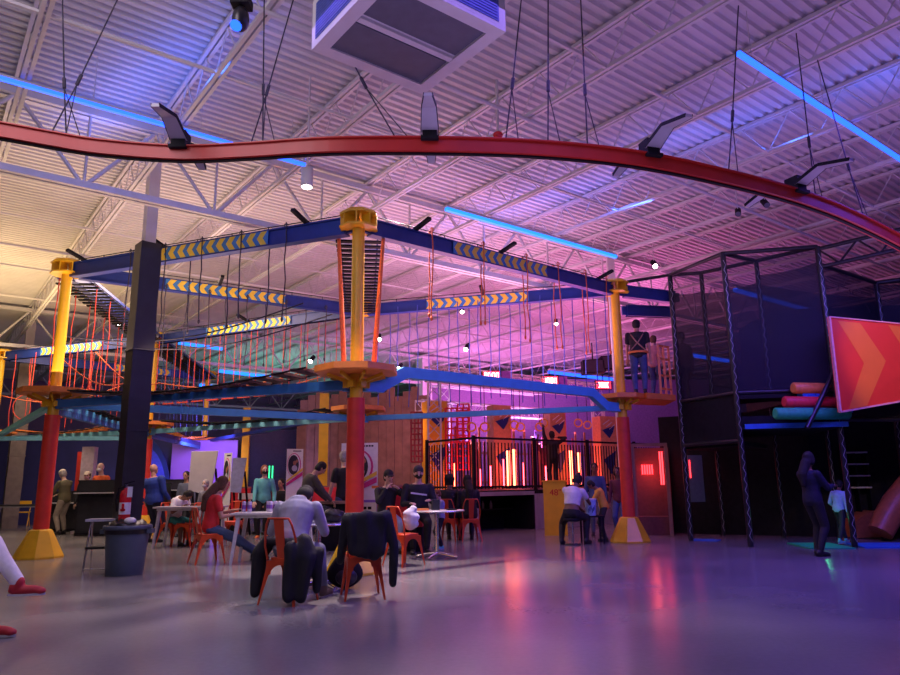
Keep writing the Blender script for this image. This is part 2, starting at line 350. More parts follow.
# ------------------------------------------------------------------ evaporative cooler
cz = 5.0
ca, cb, cc = Z(310, 48, cz), Z(422, 93, cz), Z(507, 32, cz)
ctr = (ca + cc) / 2; wa = (cb - ca).dot(U1); wb = (cb - cc).dot(U2); hh = .46
t = thing('evaporative_cooler', 'white square cooler box with grey louvre panels hung from the ceiling', 'cooler', (ctr.x, ctr.y, cz), BRZ)
MB().box((0, 0, hh / 2 + .02), (wa, wb, hh)).build('housing', M['steel'], t)
fr = MB()
for s in (-1, 1):
    fr.box((s * (wa / 2 - .06), 0, .005), (.12, wb - .002, .03)); fr.box((0, s * (wb / 2 - .06), .004), (wa - .24, .12, .028))
fr.box((0, .0, .003), (wa - .25, .06, .026)); fr.build('bottom_frame', M['steel'], t)
for s in (-1, 1):
    g = MB(); y0 = s * (wb / 4 - .015)
    g.box((0, y0, .012), (wa - .26, wb / 2 - .16, .012))
    g.build('filter_panel', M['grille'], t)
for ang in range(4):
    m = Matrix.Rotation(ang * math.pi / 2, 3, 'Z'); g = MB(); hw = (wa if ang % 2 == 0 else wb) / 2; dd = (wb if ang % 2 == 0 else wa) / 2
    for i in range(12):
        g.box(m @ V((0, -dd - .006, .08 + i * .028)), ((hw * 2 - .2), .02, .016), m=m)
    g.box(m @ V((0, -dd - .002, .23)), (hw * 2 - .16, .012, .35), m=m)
    g.build('side_grille', M['grillebl'], t)  # blue light on the sides is put into the grille colour
r_ = MB()
for x in (-1, 1):
    for y in (-1, 1): r_.cyl((x * (wa / 2 - .05), y * (wb / 2 - .05), hh), (x * (wa / 2 - .05), y * (wb / 2 - .05), 6.2 - cz), .012, 6)
r_.build('hanger_rod', M['steel'], t)
MB().box((0, 0, hh + .3), (.5, .5, .6)).build('supply_duct', M['steel'], t)

# ------------------------------------------------------------------ zip rail, gull arms, hanging cables
rp = [(-60, 122, 4.35), (0, 132, 4.3), (50, 141, 4.28), (100, 149, 4.26), (180, 155, 4.24), (250, 152.5, 4.22), (330, 147.5, 4.2), (430, 147, 4.18), (520, 149.5, 4.16), (600, 156, 4.14), (660, 165, 4.12), (720, 178, 4.08), (770, 190.5, 4.04), (810, 203, 4.0), (850, 219, 3.96), (900, 244, 3.92), (960, 280, 3.88)]
RP = [Z(*q) for q in rp]
def spline(pts, per=6):
    out = []
    for i in range(len(pts) - 1):
        p0, p1, p2, p3 = pts[max(i - 1, 0)], pts[i], pts[i + 1], pts[min(i + 2, len(pts) - 1)]
        for j in range(per):
            t = j / per; out.append(.5 * ((2 * p1) + (p2 - p0) * t + (2 * p0 - 5 * p1 + 4 * p2 - p3) * t * t + (3 * p1 - p0 - 3 * p2 + p3) * t ** 3))
    return out + [pts[-1]]
RS = spline(RP)
def sweep(pts, prof):   # profile of (side, up) swept level along pts
    m = MB(); k = len(prof); vs = []
    for i, p in enumerate(pts):
        d = pts[min(i + 1, len(pts) - 1)] - pts[max(i - 1, 0)]; d.z = 0; d.normalize(); sd = V((d.y, -d.x, 0))
        vs += [p + sd * a + V((0, 0, b)) for a, b in prof]
    m.add(vs, [(i * k + j, i * k + (j + 1) % k, (i + 1) * k + (j + 1) % k, (i + 1) * k + j) for i in range(len(pts) - 1) for j in range(k)])
    m.add(vs[:k], [tuple(range(k - 1, -1, -1))]); m.add(vs[-k:], [tuple(range(k))]); return m
t = thing('zip_rail', 'long curving red overhead zip rail hung on cables below the ceiling', 'zip rail', RS[40])
sweep(RS, [(-.05, -.06), (.05, -.06), (.05, .06), (-.05, .06)]).build('rail_channel', M['railred'], t, True)
sweep(RS, [(-.075, .06), (.075, .06), (.075, .072), (-.075, .072)]).build('top_flange', M['railred'], t, True)
sweep(RS, [(-.018, -.075), (.018, -.075), (.018, -.06), (-.018, -.06)]).build('running_track', M['blk'], t, True)
def near_rail(px):
    best = min(RS, key=lambda p: abs(proj(p)[0] - px)); i = RS.index(best); d = RS[min(i + 1, len(RS) - 1)] - RS[max(i - 1, 0)]; d.z = 0; return best, d.normalized()
def proj(p):
    v = C2W.transposed() @ (V(p) - V((0, 0, CAM_H))); return (450 + F * v.x / v.z, 337.5 + F * v.y / v.z)
for px, lab in ((185, 'grey gull-wing arm clamped on the red rail beside the charcoal column'), (431, 'grey gull-wing arm on the red rail above the centre yellow pole'), (655, 'grey gull-wing arm on the red rail near its purple-lit bend'), (795, 'grey gull-wing arm on the descending red rail by the net tower')):
    p, d = near_rail(px); rz = math.atan2(d.y, d.x)
    w = thing('gull_wing_arm', lab, 'rail bracket', p + V((0, 0, .05)), rz, 'gull-wing arms on the red rail')
    MB().box((0, 0, .09), (.13, .15, .16)).box((0, 0, .0), (.16, .2, .03)).build('clamp_block', M['blk'], w)
    for s in (-1, 1):
        L = .62
        pts = [(0, s * .05, .07), (0, s * L * .5, .16), (0, s * L, .09)]; wd_ = (.16, .13, .07)
        b = MB(); vs = []
        for (x, y, z), ww in zip(pts, wd_): vs += [V((-ww / 2, y, z)), V((ww / 2, y, z)), V((ww / 2, y, z + .03)), V((-ww / 2, y, z + .03))]
        f = [(i * 4 + j, i * 4 + (j + 1) % 4, i * 4 + 4 + (j + 1) % 4, i * 4 + 4 + j) for i in range(2) for j in range(4)] + [(0, 1, 2, 3), (8, 9, 10, 11)]
        b.add(vs, f); wing = b.build('wing', M['wingw'], w)
        e = MB()
        for q in range(2):
            for sx in (-1, 1):
                a_, b_ = V(pts[q]), V(pts[q + 1]); e.bar(a_ + V((sx * wd_[q] / 2, 0, .015)), b_ + V((sx * wd_[q + 1] / 2, 0, .015)), .006, .033)
        e.build('dark_edge', M['blk'], wing)
for px, dx in ((52, .5), (64, -.3), (256, .35), (268, -.1), (404, -.9), (512, .25), (545, .1), (591, .05), (728, .35), (815, .1), (868, -.2)):
    p, d = near_rail(px); top = p + V((dx, .15, 0)); top.z = 6.12
    m = MB(); m.tube([p + V((0, 0, .07)), p.lerp(top, .32), top], .007, 5); m.tube([p + d * .12 + V((0, 0, .07)), p.lerp(top, .32)], .005, 5)
    m.cyl(p.lerp(top, .32), p.lerp(top, .38), .016, 6)
    single(m, 'suspension_cable', M['rope'], 'thin steel cable tying the red zip rail to the roof joists', 'cable', 'cables carrying the red zip rail')

# ------------------------------------------------------------------ ceiling lamps
def track_lamp(p, aim, label, on=True, size=1.0, e=0):
    p = V(p); t = thing('spot_lamp', label, 'spot lamp', p, 0, 'small spot lamps under the ceiling')
    d = (V(aim) - p).normalized() * .22 * size
    MB().cyl(p - d * .6, p + d * .6, .07 * size, 12).build('lamp_body', M['blk'], t, True)
    MB().cyl(p + d * .6, p + d * .66, .062 * size, 12).build('lens', M['lamp'] if on else M['grille'], t, True)
    MB().cyl(p, V((p.x, p.y, 6.74)), .010, 6).build('stem', M['steel'], t, True)
    return t
t = thing('cylinder_downlight', 'white cylinder downlight glowing below the girder', 'downlight', Z(307, 180, 5.2))
MB().lathe([(.075, -.1), (.08, -.09), (.08, .16), (.03, .18)], n=18).build('housing', M['steel'], t)
MB().lathe([(.065, -.105), (.065, -.10)], n=18).build('lens', M['lamp'], t)
MB().cyl((0, 0, .17), (0, 0, 1.54), .015, 6).build('stem', M['steel'], t)
spot('downlight_beam', Z(307, 180, 5.2) - V((0, 0, .13)), V((*Z(307, 180, 5.2).xy, 0)), 260, (1, .8, .75), 85, .7)
for q, aim, lab, on, s in (((122, 322), (90, 330), 'small white spot lamp glowing beside the charcoal column', True, 1.3), ((312, 359), (318, 372), 'spot lamp with white glow in front of the green-lit ceiling', True, 1.3), ((379, 337), (385, 345), 'spot lamp glowing just beside the centre pole', True, 1.2), ((400, 366), (396, 378), 'spot lamp glowing below the centre platform edge', True, 1.2),
    ((462, 310), (452, 318), 'white spot lamp behind the chevron beam', True, 1.0), ((556, 322), (548, 330), 'paired white spot lamp above the red scoreboards', True, 1.0), ((467, 347), (460, 352), 'far white spot lamp over the obstacle stage', True, 1.3), ((654, 264), (650, 272), 'small white spot lamp beside the net tower roof', True, 1.0), ((738, 212), (735, 217), 'black unlit spot lamp hanging under the red rail', False, .9), ((765, 203), (770, 207), 'second black unlit spot lamp near the red rail bend', False, .9)):
    zz = 5.95 if q[1] < 330 else 5.6; s *= .85
    p = Z(q[0], q[1], zz + .0)
    track_lamp(p, p + V((random.uniform(-.4, .4), -.8, -.75)), lab, on, s)
p = Z(241, 13, 5.2); t = thing('moving_head_lamp', 'blue-lit dark moving head lamp under the joist beside the cooler', 'stage lamp', p)
MB().box((0, 0, .1), (.16, .14, .08)).build('base', M['blk'], t); MB().ell((0, 0, -.06), (.075, .075, .12)).build('head', M['blkgl'], t); MB().cyl((-.02, -.05, -.155), (-.022, -.055, -.165), .05, 12).build('lens', M['led'], t)
MB().cyl((0, 0, .12), (0, 0, 1.54), .02, 6).build('stem', M['blk'], t)
p = Z(498, 135, 5.9); t = thing('alarm_strobe', 'small red alarm strobe under a joist beyond the cooler', 'alarm', p)
MB().ell((0, 0, 0), (.07, .07, .05)).build('red_cap', M['extred'], t); MB().cyl((0, 0, .03), (0, 0, .84), .02, 8).build('stem', M['steel'], t)

# ------------------------------------------------------------------ ropes course
PC = G(353.5, 573); PL = G(38, 558); PR = G(630.5, 542);
def lift(p): return .17 if (V(p).xy - PL.xy).length < .1 else (.13 if (V(p).xy - PR.xy).length < .1 else 0)

PB = V((-2.05, 15.5, 0)); PD = V((-7.98, 18.5, 0)); PE = V((-8.8, 25.1, 0)); PF = Z(3, 350, 5.28); PF.z = 0
PZ, BZ, FZ, RZt, LZ = 5.28, 5.08, 2.87, 2.42, 2.62     ; PZ0, FZ0, RZ0, LZ0 = PZ, FZ, RZt, LZ   # pole top, beam, platform, padding top, lower beams
def pole(p, label, plat=True, pr=.62, low=None, sides=8, ph=.39):
    t = thing('ropes_course_pole', label, 'ropes course pole', p, 0); PZ = PZ0 + lift(p); FZ = FZ0 + lift(p) * .6; RZt = RZ0 + lift(p) * .5; LZ = LZ0 + lift(p) * .5
    MB().cyl((0, 0, .4), (0, 0, PZ - .2), .095, 16).build('upper_shaft', M['yellow'], t)
    MB().cyl((0, 0, .46), (0, 0, RZt), .128, 18).build('red_padding', M['redpad'], t)['label'] = 'red foam padding around the lower shaft'
    MB().lathe([(.40, .0), (.40, .03), (.185, .47), (.15, .49)], n=8, smooth=False, ph=R(22.5)).build('base', M['yellow'], t)
    c = MB()
    for z in (PZ - .06, PZ - .26): c.lathe([(.24, z - .012), (.30, z - .012), (.30, z + .012), (.24, z + .012)] if False else [(.30, z - .014), (.30, z + .014)], n=8, smooth=False, ph=R(22.5))
    c.lathe([(.30, PZ - .045), (.25, PZ), (.12, PZ + .01)], n=8, smooth=False, ph=R(22.5)); c.build('cap_plates', M['yellow'], t)
    g = MB()
    for a in range(8):
        d = V((math.cos(a * math.pi / 4), math.sin(a * math.pi / 4), 0)); g.bar(d * .18 + V((0, 0, PZ - .25)), d * .18 + V((0, 0, PZ - .06)), .02, .2, d)
    g.build('cap_ribs', M['yellow'], t)
    if plat:
        pl = MB().lathe([(pr - .03, FZ - .10), (pr, FZ - .09), (pr, FZ)], n=sides, smooth=False, ph=ph).build('platform', M['plat'], t)
        k = MB()
        for a in range(sides):
            d = V((math.cos(a * 2 * math.pi / sides + ph), math.sin(a * 2 * math.pi / sides + ph), 0)); k.bar(d * .1 + V((0, 0, FZ - .22)), d * (pr * .7) + V((0, 0, FZ - .12)), .03, .05)
        k.build('platform_bracket', M['yellow'], t)
        c2 = MB()
        for a in range(6):
            d = V((math.cos(a * math.pi / 3 + .2), math.sin(a * math.pi / 3 + .2), 0)); c2.box(d * .15 + V((0, 0, LZ)), (.09, .09, .10), a * math.pi / 3 + .2)
        c2.build('beam_collar', M['yellow'], t)
    return t
pole(PC, 'central ropes course pole, yellow above red padding, octagonal orange platform', pr=.62)
pole(PL, 'ropes course pole rising from yellow base beyond the charcoal column', pr=.63)
pole(PR, 'ropes course pole with yellow base standing beside the net tower', pr=.50)
pole(PB, 'ropes course pole standing hidden directly behind the central pole')
pole(PD, 'ropes course pole just behind the charcoal column, orange-red lower padding')
pole(PE, 'distant yellow ropes course pole at the end of the slatted bridge')
pole(PF, 'distant yellow ropes course pole at the taupe padded column')
def beam(p, q, label, chev=None, flip=1, h=.26, ladder=False, cable=True, stubs=(.3,), z=BZ, m=None, side=-1):
    p, q = V(p), V(q); p.z = z + lift(p); q.z = z + lift(q); d = (q - p).normalized(); p = p + d * .2; q = q - d * .2; L = (q - p).length; sd = V((d.y, -d.x, 0)); ang = math.atan2(d.y, d.x)
    if sd.dot(V((0, -1, 0))) < 0: sd = -sd        # the face turned to the camera side
    t = thing('overhead_crossbar', label, 'beam', (p + q) / 2 - V((0, 0, h / 2)), ang)
    b = MB(); b.bar(p, q, .10, h)
    for s in (-1, 1): b.bar(p + V((0, 0, s * (h / 2 - .012))), q + V((0, 0, s * (h / 2 - .012))), .15, .024)
    b.build('steel_channel', m or M['navy'], t, True)
    for e_, pe in (('end_bracket', p), ('end_bracket', q)): MB().box(pe, (.22, .05, h * .8), ang).build(e_, m or M['navy'], t, True)
    if chev:
        c0, c1 = chev; f = p.lerp(q, c0); n = max(3, int(L * (c1 - c0) / .2)); hh = h * .40
        MB().bar(f + sd * .076, p.lerp(q, c1) + sd * .076, .006, hh * 2, (0, 0, 1)).build('chevron_backing', M['chevbg'], t, True)
        cm = MB(); w = L * (c1 - c0) / n; up = V((0, 0, 1))
        for i in range(n):
            o = f + d * (w * (i + .12)) + sd * .080; th = w * .55; tip = w * .38 * flip; x0 = 0 if flip > 0 else w * .38
            poly = [(x0, -hh), (x0 + th, -hh), (x0 + th + tip, 0), (x0 + th, hh), (x0, hh), (x0 + tip, 0)]
            cm.prism(poly[:3] + [poly[5]], o, d, up, .003); cm.prism([poly[5], poly[2], poly[3], poly[4]], o, d, up, .003)
        cm.build('yellow_chevrons', M['chev'], t, True)
    for f in stubs:
        o = p.lerp(q, f); MB().bar(o + V((0, 0, h / 2)), o + sd * .42 + V((0, 0, h / 2 + .10)), .07, .05).build('outrigger_arm', M['blk'], t, True)
    if cable:
        MB().tube([p + V((0, 0, .2)), q + V((0, 0, .2))], .009, 5).build('safety_cable', M['blk'], t, True)
        for i in range(1, 8): o = p.lerp(q, i / 8); MB().cyl(o + V((0, 0, h / 2)), o + V((0, 0, .21)), .008, 5).build('cable_post', M['blk'], t, True)
    if ladder:
        k = MB(); n = int(L / .22)
        for s in (-1, 1): k.bar(p + sd * s * .3 - V((0, 0, .02)), q + sd * s * .3 - V((0, 0, .02)), .03, .06)
        k.build('ladder_rail', M['navy'], t, True)
        for i in range(1, n):
            o = p.lerp(q, i / n) - V((0, 0, .12)); MB().bar(o - sd * .36, o + sd * .36, .09, .03).build('cross_slat', M['blk'], t, True)
    return t
beam(PC, PL, 'navy overhead beam with pale chevrons from central pole past the charcoal column', (.24, .63), 1, stubs=(.12, .62, .95), h=.28)
beam(PC, PR, 'navy overhead beam with arrow chevrons from central pole toward the net tower', (.27, .66), -1, stubs=(.14, .46, .93))
beam(PL, PB, 'rear navy beam with faded chevrons running behind the charcoal column', (.28, .72), -1, stubs=(.47,), h=.25)
beam(PR, PB, 'blue beam with yellow arrow chevrons joining net tower pole to the hidden rear pole', (.31, .74), -1, stubs=(.5,), h=.25)
beam(PD, PB, 'purple-blue beam with bright arrow chevrons above the red stirrups', (.28, .72), 1, stubs=(.5,), h=.25)
beam(PC, PB, 'overhead beam carrying black ladder slats behind the central pole', ladder=True, cable=False, stubs=())
beam(PL, PD, 'purple-lit beam with slats receding behind the charcoal column', (.35, .7), 1, ladder=True, cable=False, stubs=())
beam(PD, PE, 'distant slatted bridge beam running toward the far yellow pole', ladder=True, cable=False, stubs=())
beam(PF, PD, 'distant beam with bright yellow chevrons beside the taupe padded column', (.27, .7), 1, stubs=(), m=M['navy'])
beam(PE, PF, 'far blue beam joining the two distant yellow poles', (.2, .5), -1, stubs=())
beam(PR, PR + V((1.55, .3, 0)), 'short blue beam bridging the yellow pole to the net tower', stubs=(), cable=False)
beam(PR + V((.25, .8, 0)), PR + V((1.7, 1.1, 0)), 'second short blue beam behind the bridge to the net tower', stubs=(), cable=False, z=BZ - .12)

# lower beams of the children's course
def low(p, q, label, m, h=.14, w=.12, z=LZ, jog=False):
    p, q = V(p), V(q); p.z = z + lift(p) * .5; q.z = z + lift(q) * .5; d = (q - p).normalized(); p = p + d * .16; q = q - d * .16
    t = thing('lower_crossbar', label, 'beam', (p + q) / 2, math.atan2(d.y, d.x))
    b = MB()
    if jog:
        a1, a2 = p + d * .30, q - d * .45; u = V((0, 0, .25))
        b.bar(p, a1, w, h * 1.3); b.bar(a1 - d * .05, a1 + d * .42 + u, w, h * 1.3); b.bar(a1 + d * .38 + u, a2 - d * .38 + u, w, h * 1.2); b.bar(a2 - d * .42 + u, a2 + d * .05, w, h * 1.3); b.bar(a2, q, w, h * 1.3)
    else: b.bar(p, q, w, h)
    b.build('channel', m, t, True)
    for e_ in (p, q): MB().cyl(e_ - V((0, 0, .09)), e_ + V((0, 0, .09)), .07, 10).build('end_collar', m, t, True)
    return t
low(PC, PR, 'bright sky blue lower beam with raised middle between central pole and net tower', M['sky'], jog=True)
low(PC, PL, 'blue lower beam crossing behind the charcoal column to the central platform', mat('mid_blue_steel', (.04, .18, .50), .42, 0, .08, 6))
low(PL, PB, 'mid blue lower beam passing behind the central red padding', M['sky'])
low(PB, PR, 'thin sky blue lower beam above the stage railing', M['sky'], .11)
low(PD, PB, 'pale teal lower beam above the white leaning canvas', M['teal'], .11)
low(PL, PD, 'blue lower beam receding beside the orange-red padded pole', M['sky'], .11)
low(PF, PD, 'pale teal lower beam crossing the red pole at the registration desk', M['teal'], .12)
low(PF, PL, 'blue lower beam between taupe padded column and red pole', M['teal'], .10)
low(PD, PE, 'distant blue lower beam under the slatted bridge', M['navy'], .12)
low(PE, PB, 'distant blue lower beam running to the hidden rear pole', M['navy'], .10, z=2.75)

low(PF + V((-1.2, -3.2, 0)), PD, 'teal lower beam entering from the side toward the orange-red padded pole', M['teal'], .10, z=2.45)
low(PL, PE, 'long blue lower beam receding from the tall pole to the distant yellow pole', mat('mid_blue_steel', (.04, .18, .50)), .11, z=2.5)
# hanging ropes
def hang(p, top, bot, m, label, group, knot=True, r=.011, name='hanging_rope'):
    p = V(p); b = MB(); w = [V((p.x + random.uniform(-.02, .02), p.y + random.uniform(-.02, .02), top + (bot - top) * i / 5)) for i in range(6)]; w[0] = V((p.x, p.y, top))
    b.tube(w, r, 5)
    if knot:
        b.ell(w[-1], (.022, .022, .045), None, 6, 5)
        b.ring(w[0] + V((0, 0, -.05)), .03, .007, (1, 0, 0), (0, 0, 1), 10, 4)
    single(b, name, m, label, 'rope', group)
def row(p, q, fs, top, bot, m, label, group, off=.09, **k):
    p, q = V(p), V(q); d = (q - p).normalized(); sd = V((d.y, -d.x, 0))
    if sd.y > 0: sd = -sd
    for i, f in enumerate(fs): hang(p.lerp(q, f) + sd * off * (1 if i % 2 == 0 else -1), top + lift(p) * (1 - f) + lift(q) * f, bot + random.uniform(-.12, .12), m, label, group, **k)
row(PC, PL, [.2, .27, .34, .40, .47, .53, .60, .66, .73], BZ + .2, BZ - 1.25, M['rope'], 'dark rope hanging from the chevron beam between central pole and charcoal column', 'dark ropes under the front beam')
row(PL, PB, [.3, .37, .44, .5, .57, .64, .71, .79, .86], BZ, BZ - 1.3, M['rope'], 'dark rope hanging from the rear beam behind the charcoal column', 'dark ropes under the rear beam')
row(PC, PR, [.21, .225, .39, .405, .56, .575, .70, .71, .83, .85, .94], BZ + .25, BZ - 1.25, M['ropeor'], 'rust orange rope hanging from the chevron beam toward the net tower', 'rust ropes under the net tower beam')
row(PR, PB, [.04 + .04 * i for i in range(23)], BZ, LZ + .25, M['ropebl'], 'long blue rope hanging from the rear chevron beam above the stage', 'blue ropes above the stage railing', knot=False)
row(PL, PD, [.06, .13, .2, .27, .34, .42, .5, .58, .66, .74, .82, .9], BZ, FZ + .35, M['roperd'], 'red rope hanging in a row beside the charcoal column', 'red ropes beside the charcoal column', off=.28)
row(PF, PD, [.12 + .07 * i for i in range(11)], BZ, LZ + .3, M['roperd'], 'far red rope hanging beyond the pole on the yellow base', 'far red ropes behind the tall pole', knot=False)
row(PE, PD, [.1 + .06 * i for i in range(14)], BZ, LZ + .3, M['ropebl'], 'distant blue rope hanging under the slatted bridge', 'distant blue ropes under the slatted bridge', knot=False, off=.3)
# red stirrups
dd = (PB - PD).normalized()
for i in range(11):
    o = PD.lerp(PB, .10 + .078 * i); s = thing('rope_stirrup', 'red rope stirrup hanging in front of the green-lit ceiling', 'rope stirrup', (o.x, o.y, FZ + .45), 0, 'red stirrups hanging below the arrow beam')
    for e_ in (-1, 1): MB().tube([o + dd * e_ * .16 + V((0, 0, BZ - .1)), o + dd * e_ * .16 + V((0, 0, FZ + .45))], .010, 5).build('rope', M['roperd'], s, True)
    MB().bar(o - dd * .18 + V((0, 0, FZ + .45)), o + dd * .18 + V((0, 0, FZ + .45)), .05, .03).build('foot_bar', M['roperd'], s, True)
# plank bridges
def bridge(p, q, label, m, n, z=FZ, w=.55, rm='ropeor'):
    p, q = V(p), V(q); d = (q - p).normalized(); sd = V((d.y, -d.x, 0)); p = p + d * .7; q = q - d * .7; t = thing('plank_bridge', label, 'bridge', (p + q) / 2 + V((0, 0, z)), 0)
    c = MB()
    for s in (-1, 1): c.tube([V((*(p.lerp(q, f) + sd * s * w / 2).xy, z - .35 * math.sin(math.pi * f) * .5)) for f in [k / 10 for k in range(11)]], .014, 5)
    c.build('bridge_cable', M['blk'], t, True)
    for i in range(n):
        f = (i + .5) / n; o = p.lerp(q, f); o.z = z - .175 * math.sin(math.pi * f); MB().box(o, ((q - p).length / n * .7, w, .04), math.atan2(d.y, d.x)).build('plank', m, t, True)
    for s in (-1, 1):
        MB().tube([V((*(p.lerp(q, f) + sd * s * w * .7).xy, z + .95 - .3 * math.sin(math.pi * f))) for f in [k / 10 for k in range(11)]], .012, 5).build('hand_rope', M[rm], t, True)
bridge(PD, PB, 'dark plank bridge sagging between rear poles behind the lower beams', M['blk'], 13)
bridge(PL, PC, 'dark red-brown plank bridge from the tall pole behind the charcoal column to the central platform', mat('dark_redbrown', (.09, .03, .025), .6), 15, z=FZ + .02, rm='rope')
bridge(PL, PD, 'dark plank bridge receding behind the charcoal column', M['blk'], 12)
bridge(PF, PD, 'orange plank bridge far behind the tall pole on the yellow base', M['plat'], 14)
bridge(PD, PE, 'orange plank bridge leading to the distant yellow pole', M['plat'], 14)
# twin padded ropes at the central platform
for s, lab in ((-1, 'orange padded rope rising from the central platform, on the column side of the pole'), (1, 'orange padded rope rising from the central platform, on the net tower side')):
    b = MB(); a0 = PC + V((s * .22, .25, FZ)); a1 = PC + V((s * .35, .30, BZ - .1)); b.tube([a0, a0.lerp(a1, .5), a1], [.04, .036, .028], 8); b.ring(a1 + V((0, 0, .03)), .04, .01, (1, 0, 0), (0, 0, 1), 10, 4)
    single(b, 'padded_rope', M['ropeor'], lab, 'rope')
# red nets of rings beyond the tall pole
for f, lab in ((.22, 'red hanging rope hoop near the taupe padded column'), (.42, 'red hanging rope hoop just beside the tall red pole'), (.62, 'red hanging rope hoop by the charcoal column')):
    o = PF.lerp(PD, f); b = MB(); b.ring((o.x, o.y, 3.5), .38, .014, (1, .2, 0), (0, 0, 1), 18, 5); b.tube([(o.x, o.y, 3.88), (o.x, o.y, BZ)], .011, 5); single(b, 'rope_hoop', M['roperd'], lab, 'rope hoop')
# ------------------------------------------------------------------ net tower on the right
def hitp(px, py, o, n):
    r = ray(px, py); t = (V(o) - V((0, 0, CAM_H))).dot(n) / r.dot(n); return V((0, 0, CAM_H)) + r * t
def lacedpost(t, p, z0, z1, r=.05, lace=True, top=None):
    p = V(p); q = V(top) if top is not None else V((p.x, p.y, z1)); a = V((p.x, p.y, z0))
    o = MB().tube([a, q], r, 10).build('post', M['blkgl'], t, True)
    if lace:
        k = MB(); L = (q - a).length; n = int(L / .10); d = (q - a) / L; zz = []
        for i in range(1, n):
            c = a + d * (i * .10); an = -1.65 + (.42 if i % 2 else -.42); zz.append(c + V((math.cos(an), math.sin(an), 0)) * (r + .004))
        k.tube(zz, .0045, 4)
        lo = k.build('lace', M['grey'], None); lo.parent = o; lo.matrix_basis = Matrix.Identity(4)
        # same frame as its post
        inv = MW(t).inverted(); lo.data.transform(inv)
        lo['label'] = 'white lacing cord on the black padded post'
    return o
N1, N2, N3 = G(691, 541), G(751, 547), G(855, 547.5)
T1, T2, T3 = D(665, 267, N1.y), D(722, 251, N2.y), D(817, 251, N3.y)
for n_, t_ in ((N1, T1), (N2, T2), (N3, T3)): t_.x, t_.y = n_.x, n_.y
ZT = 5.55; ZF = 2.80
N4, N5 = Z(756, 261, ZT), Z(701, 273, ZT); N6 = Z(876, 283, 5.2); N7 = N6 + V((1.6, -.6, 0)); N8 = N5 + (N3 - N2)
tw = thing('net_tower', 'tall black tube tower wrapped in dark netting beside the yellow pole', 'play tower', (N2.x, N2.y + 1, 0))
for p, zt in ((N1, ZT), (N2, ZT), (N3, ZT)): lacedpost(tw, p, 0, zt, .052)
for p in (N4, N5): lacedpost(tw, p, ZF, ZT, .045)
for p in (N6, N7): lacedpost(tw, p, 0, 5.2, .05)
for px, y in ((724, 536), (785, 538), (840, 541), (883, 534)):
    g = G(px, y); lacedpost(tw, g, 0, ZF - .12, .038)
tb = lambda p, z: V((p[0], p[1], z))
for a, b, z in ((N1, N2, ZT), (N2, N3, ZT), (N2, N4, ZT), (N3, N4, ZT), (N1, N5, ZT), (N5, N4, ZT), (N3, N6, 5.2), (N6, N7, 5.2), (N1, N2, ZF), (N2, N3, ZF), (N1, N2, 1.9), (N3, N7, 2.25), (N1, N5, ZF)):
    MB().cyl(tb(a, z), tb(b, z), .042, 8).build('frame_bar', M['blkgl'], tw, True)
MB().cyl(tb(N1, ZT), V((PR.x + .22, PR.y + .05, PZ + .12)), .035, 8).build('frame_bar', M['blkgl'], tw, True)
def panel(par, a, b, z0, z1, m, name='netting', th=0):
    mb = MB(); a, b = V(a), V(b); d = (b - a); d.z = 0; nn = V((d.y, -d.x, 0)).normalized() * .006
    n = 8; vs = []
    for i in range(n + 1):
        f = i / n; o = a.lerp(b, f); s = .05 * math.sin(math.pi * f)
        vs += [V((o.x, o.y, z0)), V((o.x, o.y, z1 - s))]
    if th:
        mb.hexa([tb(a, z0) - nn * th, tb(b, z0) - nn * th, tb(b, z0) + nn * th, tb(a, z0) + nn * th, tb(a, z1) - nn * th, tb(b, z1) - nn * th, tb(b, z1) + nn * th, tb(a, z1) + nn * th])
    else: mb.add(vs, [(2 * i, 2 * i + 2, 2 * i + 3, 2 * i + 1) for i in range(n)])
    return mb.build(name, m, par, True)
panel(tw, N1, N2, ZF, ZT, M['netl']); panel(tw, N2, N3, ZF, ZT - .05, M['netl'])
panel(tw, N1, N5, ZF, ZT - .4, M['netd']); panel(tw, N5, N4, ZF, ZT - .45, M['netd']); panel(tw, N2, N4, ZF, ZT - .5, M['netl']); panel(tw, N4, N3, ZF, ZT - .3, M['netd'])
panel(tw, N3, N6, ZF - .4, 5.2, M['netd']); panel(tw, N6, N7, ZF - .4, 5.15, M['netd']); panel(tw, N4, N4 + V((3.2, 1.2, 0)), ZF, ZT - .5, M['netd'])
# decks and the black vinyl walls below
def slab(par, pts, z0, z1, m, name):
    k = len(pts); mb = MB(); mb.add([tb(p, z0) for p in pts] + [tb(p, z1) for p in pts], [tuple(range(k - 1, -1, -1)), tuple(range(k, 2 * k))] + [(i, (i + 1) % k, k + (i + 1) % k, k + i) for i in range(k)]); return mb.build(name, m, par, True)
slab(tw, [N1, N2, N4, N5], ZF - .12, ZF, M['blk'], 'upper_deck'); slab(tw, [N2, N3, N4 + V((2.2, .6, 0)), N4], ZF - .12, ZF, M['blk'], 'upper_deck')
slab(tw, [N1 + V((.05, .1, 0)), N2 + V((.1, .1, 0)), N2 + V((1.2, 1.6, 0)), N1 + V((1.2, 1.6, 0))], 1.82, 1.90, M['blk'], 'middle_deck')
sky1 = N1 + V((-.75, 2.2, 0)); back = N1 + V((.2, 2.3, 0)); bk2 = N3 + V((.6, 2.4, 0)); bk3 = bk2 + V((5, -.6, 0))
panel(tw, back, bk2, 0, ZF - .12, M['blk'], 'vinyl_wall', 3); panel(tw, bk2, bk3, 0, ZF - .1, M['blk'], 'vinyl_wall', 3)
panel(tw, N1, N2, 1.92, ZF - .1, M['blk'], 'vinyl_valance', 2); panel(tw, N3, N7, 2.3, ZF - .1, M['blk'], 'vinyl_valance', 2)
